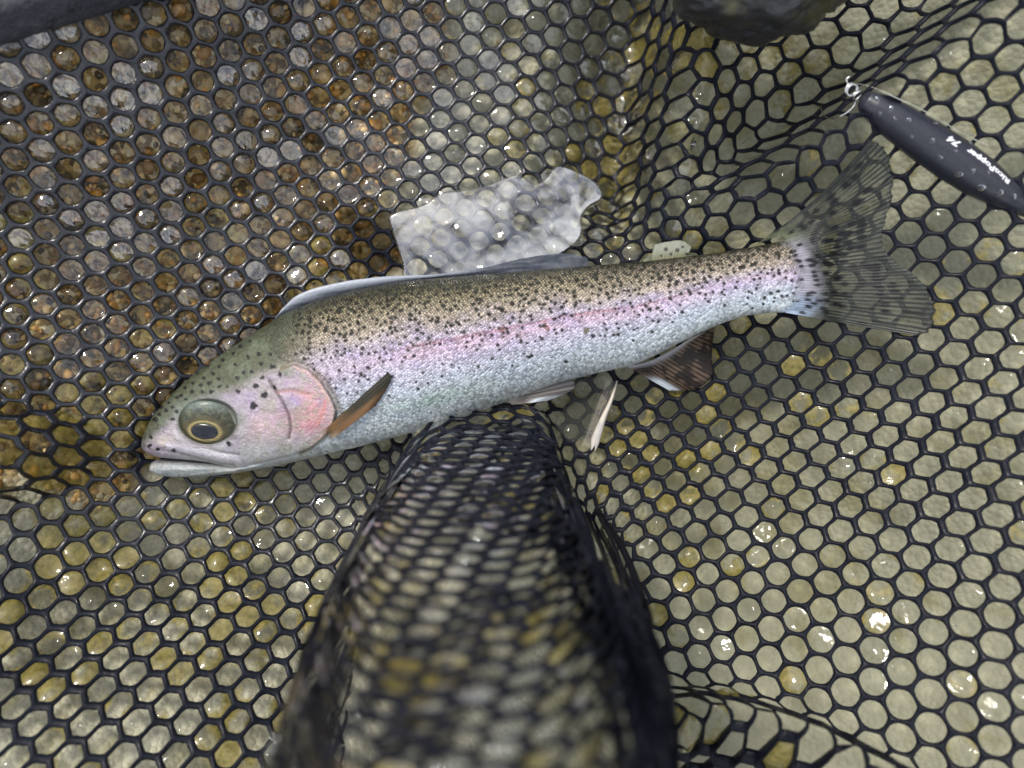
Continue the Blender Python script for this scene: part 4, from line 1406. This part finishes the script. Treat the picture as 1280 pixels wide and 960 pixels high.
def build_lure():
    n, m = 120, 56
    s = ALEN * (.5 - .5 * np.cos(np.linspace(0, math.pi, n)))
    a = np.arange(m) * 2 * math.pi / m
    V = np.stack([lure_pt(s, np.full(n, q)) for q in a], 1)
    f = grid_faces(n, m, True).tolist() + [list(range(m)), [(n - 1) * m + q for q in range(m)]]
    body = mesh_obj('body', V.reshape(-1, 3), f, M_LURE, lure)
    bm = bmesh.new(); bm.from_mesh(body.data); bmesh.ops.recalc_face_normals(bm, faces=bm.faces); bm.to_mesh(body.data); bm.free()

    # lettering: flat print wrapped round the body, reading from the tail toward the nose
    def text(body_txt, size, s_start, a0, wide, shear=0.0):
        cu = bpy.data.curves.new('lettering', 'FONT'); cu.body = body_txt; cu.size = 1.0; cu.resolution_u = 3; cu.shear = shear; cu.offset = .03
        ob = bpy.data.objects.new('lettering_source', cu); COL.objects.link(ob)
        dg = bpy.context.evaluated_depsgraph_get(); me = bpy.data.meshes.new_from_object(ob.evaluated_get(dg))
        bpy.data.objects.remove(ob); bpy.data.curves.remove(cu)
        bm = bmesh.new(); bm.from_mesh(me); bmesh.ops.triangulate(bm, faces=bm.faces)
        bmesh.ops.subdivide_edges(bm, edges=bm.edges, cuts=1)
        co = np.array([v.co[:] for v in bm.verts]); fc = [[v.index for v in f.verts] for f in bm.faces]; bm.free(); bpy.data.meshes.remove(me)
        s_ = s_start - co[:, 0] * size * wide
        ang = a0 + co[:, 1] * size / 27.0
        V = np.concatenate([lure_pt(np.array([p]), np.array([q]), .06) for p, q in zip(s_, ang)])
        o = mesh_obj('lettering', V, fc, M_PRINT, body, smooth_shade=False)
        bm = bmesh.new(); bm.from_mesh(o.data)
        for fce in bm.faces:
            if fce.normal.z < 0: fce.normal_flip()
        bm.to_mesh(o.data); bm.free()
        return co[:, 0].max() * size
    text('RicoPopper', 11.5, 206, -.36, 1.22)
    text('74', 12.5, 129, -.36, 1.3, .25)

    # water beads on the lacquer
    t = NT('water_bead')
    tr = t.node('BsdfTransparent'); tr.inputs['Color'].default_value = (.8, .82, .86, 1)
    gl = t.node('BsdfGlossy'); gl.inputs['Roughness'].default_value = .02
    fr = t.node('Fresnel'); fr.inputs['IOR'].default_value = 1.6
    mx = t.node('MixShader'); t.link(fr.outputs[0], mx.inputs[0]); t.link(tr.outputs[0], mx.inputs[1]); t.link(gl.outputs[0], mx.inputs[2])
    md = t.done(mx.outputs[0])
    rb = np.random.default_rng(3)
    beads = [(14, -.1, 3.2), (34, .05, 3.6), (46, .45, 2.6), (60, .1, 3.0), (98, .35, 3.4), (118, .75, 3.2), (150, .9, 4.2), (160, .45, 3.0), (182, .85, 5.0), (205, .6, 4.2), (222, .3, 3.4), (75, .7, 2.2), (28, .7, 2.4), (128, .15, 2.0), (176, .1, 2.0), (90, -.6, 2.2), (140, -.8, 2.6)]
    for sb, ab, rr in beads:
        nn, mm = 14, 5
        q = np.linspace(0, 1, mm + 1)[1:]
        a_ = np.arange(nn) * 2 * math.pi / nn
        wob = 1 + .18 * np.sin(a_ * 2 + rb.uniform(0, 6)) + .1 * np.sin(a_ * 3 + rb.uniform(0, 6))
        pts = []
        for k in q:
            ss = sb + rr * k * np.cos(a_) * wob; aa = ab + rr * k * np.sin(a_) * wob / lerp_pts(sb, LR)
            pts.append(lure_pt(ss, aa, .02 + rr * .12 * math.sqrt(max(0, 1 - k * k))))
        pts.append(lure_pt(np.array([sb]), np.array([ab]), .02 + rr * .12))
        Vb = np.vstack(pts)
        fb = grid_faces(mm, nn, True)[:, ::-1].tolist() + [[k, (k + 1) % nn, len(Vb) - 1] for k in range(nn)]
        mesh_obj('water_drop', Vb, fb, md, body)

    # steel eye, split ring, hook
    zr = LURE_Z + 1.0

    def ring(name, cx, cy, r_px, wire, tilt, turn, parent):
        a = np.linspace(0, 2 * math.pi, 33)
        sc = (H - zr) / F
        lx, ly = np.cos(a) * r_px * sc, np.sin(a) * r_px * sc
        u = lx * math.cos(turn) - ly * math.cos(tilt) * math.sin(turn); v = lx * math.sin(turn) + ly * math.cos(tilt) * math.cos(turn)
        x0, y0 = PX(cx, cy, zr)
        V, f = tube(np.stack([x0 + u, y0 + v, zr + ly * math.sin(tilt)], -1), wire, 8, False)
        return mesh_obj(name, V, f, M_STEEL, parent)
    ring('eyelet', 1072, 119, 6.0, .34, 1.1, .5, lure)
    ring('split_ring', 1064, 112, 7.0, .36, .35, 0, lure)
    ring('split_ring', 1065.5, 113, 7.0, .36, .5, .3, lure)
    hp = spline([(1060, 106, 0), (1058, 99, .6), (1062, 96, 1.0)], 14)
    V, f = tube(W(hp[:, 0], hp[:, 1], zr + hp[:, 2]), .36, 8); mesh_obj('hook', V, f, M_STEEL, lure)
    hp = spline([(1071, 124, 0), (1066, 134, -3), (1055, 143, -5), (1042, 148, -5.5), (1032, 146, -5), (1027, 138, -4), (1028, 132, -3)], 40)
    zz = netz(hp[:, :2], 1.2)
    zz = zz * np.linspace(0, 1, 40) ** .5 + zr * (1 - np.linspace(0, 1, 40) ** .5)
    V, f = tube(W(hp[:, 0], hp[:, 1], zz), np.linspace(.34, .22, 40), 8); mesh_obj('hook', V, f, M_STEEL, lure)


build_lure()

# ------------------------------------------------------------------ wet black stone at the top edge
def build_stone():
    cx, cy = PX(985, -104, 62)
    bm = bmesh.new(); bmesh.ops.create_icosphere(bm, subdivisions=6, radius=1)
    V = np.array([v.co[:] for v in bm.verts]); fc = np.array([[v.index for v in f.verts] for f in bm.faces]); bm.free()
    n = (fbm(V[:, 0] * 2 + 5, V[:, 1] * 2 + V[:, 2] * 1.7, 55, 4) - .5)
    fine = fbm(V[:, 0] * 14 + 5, V[:, 1] * 14 + V[:, 2] * 9, 57, 3) - .5
    r = 1 + .34 * n + .07 * fine
    P = V * r[:, None] * np.array([33, 25, 24])
    P += np.array([cx, cy, 0])
    zb = float(net_h(cx, cy))
    P[:, 2] += zb + 21
    t = NT('wet_black_stone')
    b = t.bsdf(Roughness=.3)
    n1 = t.noise(160, 6, .7, t.pos()); n2 = t.noise(45, 4, .6, t.pos())
    cc = t.ramp(n1.outputs['Fac'], (.3, (.006, .006, .008)), (.6, (.022, .023, .026)), (.78, (.05, .05, .045)))
    cc = t.mix(t.ramp(n2.outputs['Fac'], (.52, (0, 0, 0)), (.62, (.7, .7, .7))), cc, (.045, .042, .012))
    t.link(cc, b.inputs['Base Color']); b.inputs['Coat Weight'].default_value = .2; b.inputs['Coat Roughness'].default_value = .12; b.inputs['Specular IOR Level'].default_value = .3
    t.link(t.bump(n1.outputs['Fac'], .7, .002), b.inputs['Normal'])
    o = mesh_obj('wet_stone', P, fc, t.done(b.outputs[0]))
    o['label'] = 'wet black rounded stone at the top edge, left of the lure'; o['category'] = 'stone'


build_stone()

# ------------------------------------------------------------------ leader line lying beside the lure
_lp = spline([(1066, 105), (1080, 106), (1100, 113), (1124, 124), (1150, 136), (1178, 152), (1205, 168), (1235, 182)], 80)
_lz = netz(_lp, 1.3)
_lz[:8] = np.linspace(LURE_Z + 1.2, _lz[8], 8)
_V, _f = tube(W(_lp[:, 0], _lp[:, 1], _lz), .16, 6)
_ln = mesh_obj('fishing_line', _V, _f, mat_plain('clear_nylon', (.42, .44, .38), .2, 0, .5))
_ln['label'] = 'thin pale fishing line running from the ring along the upper side of the lure'; _ln['category'] = 'fishing line'
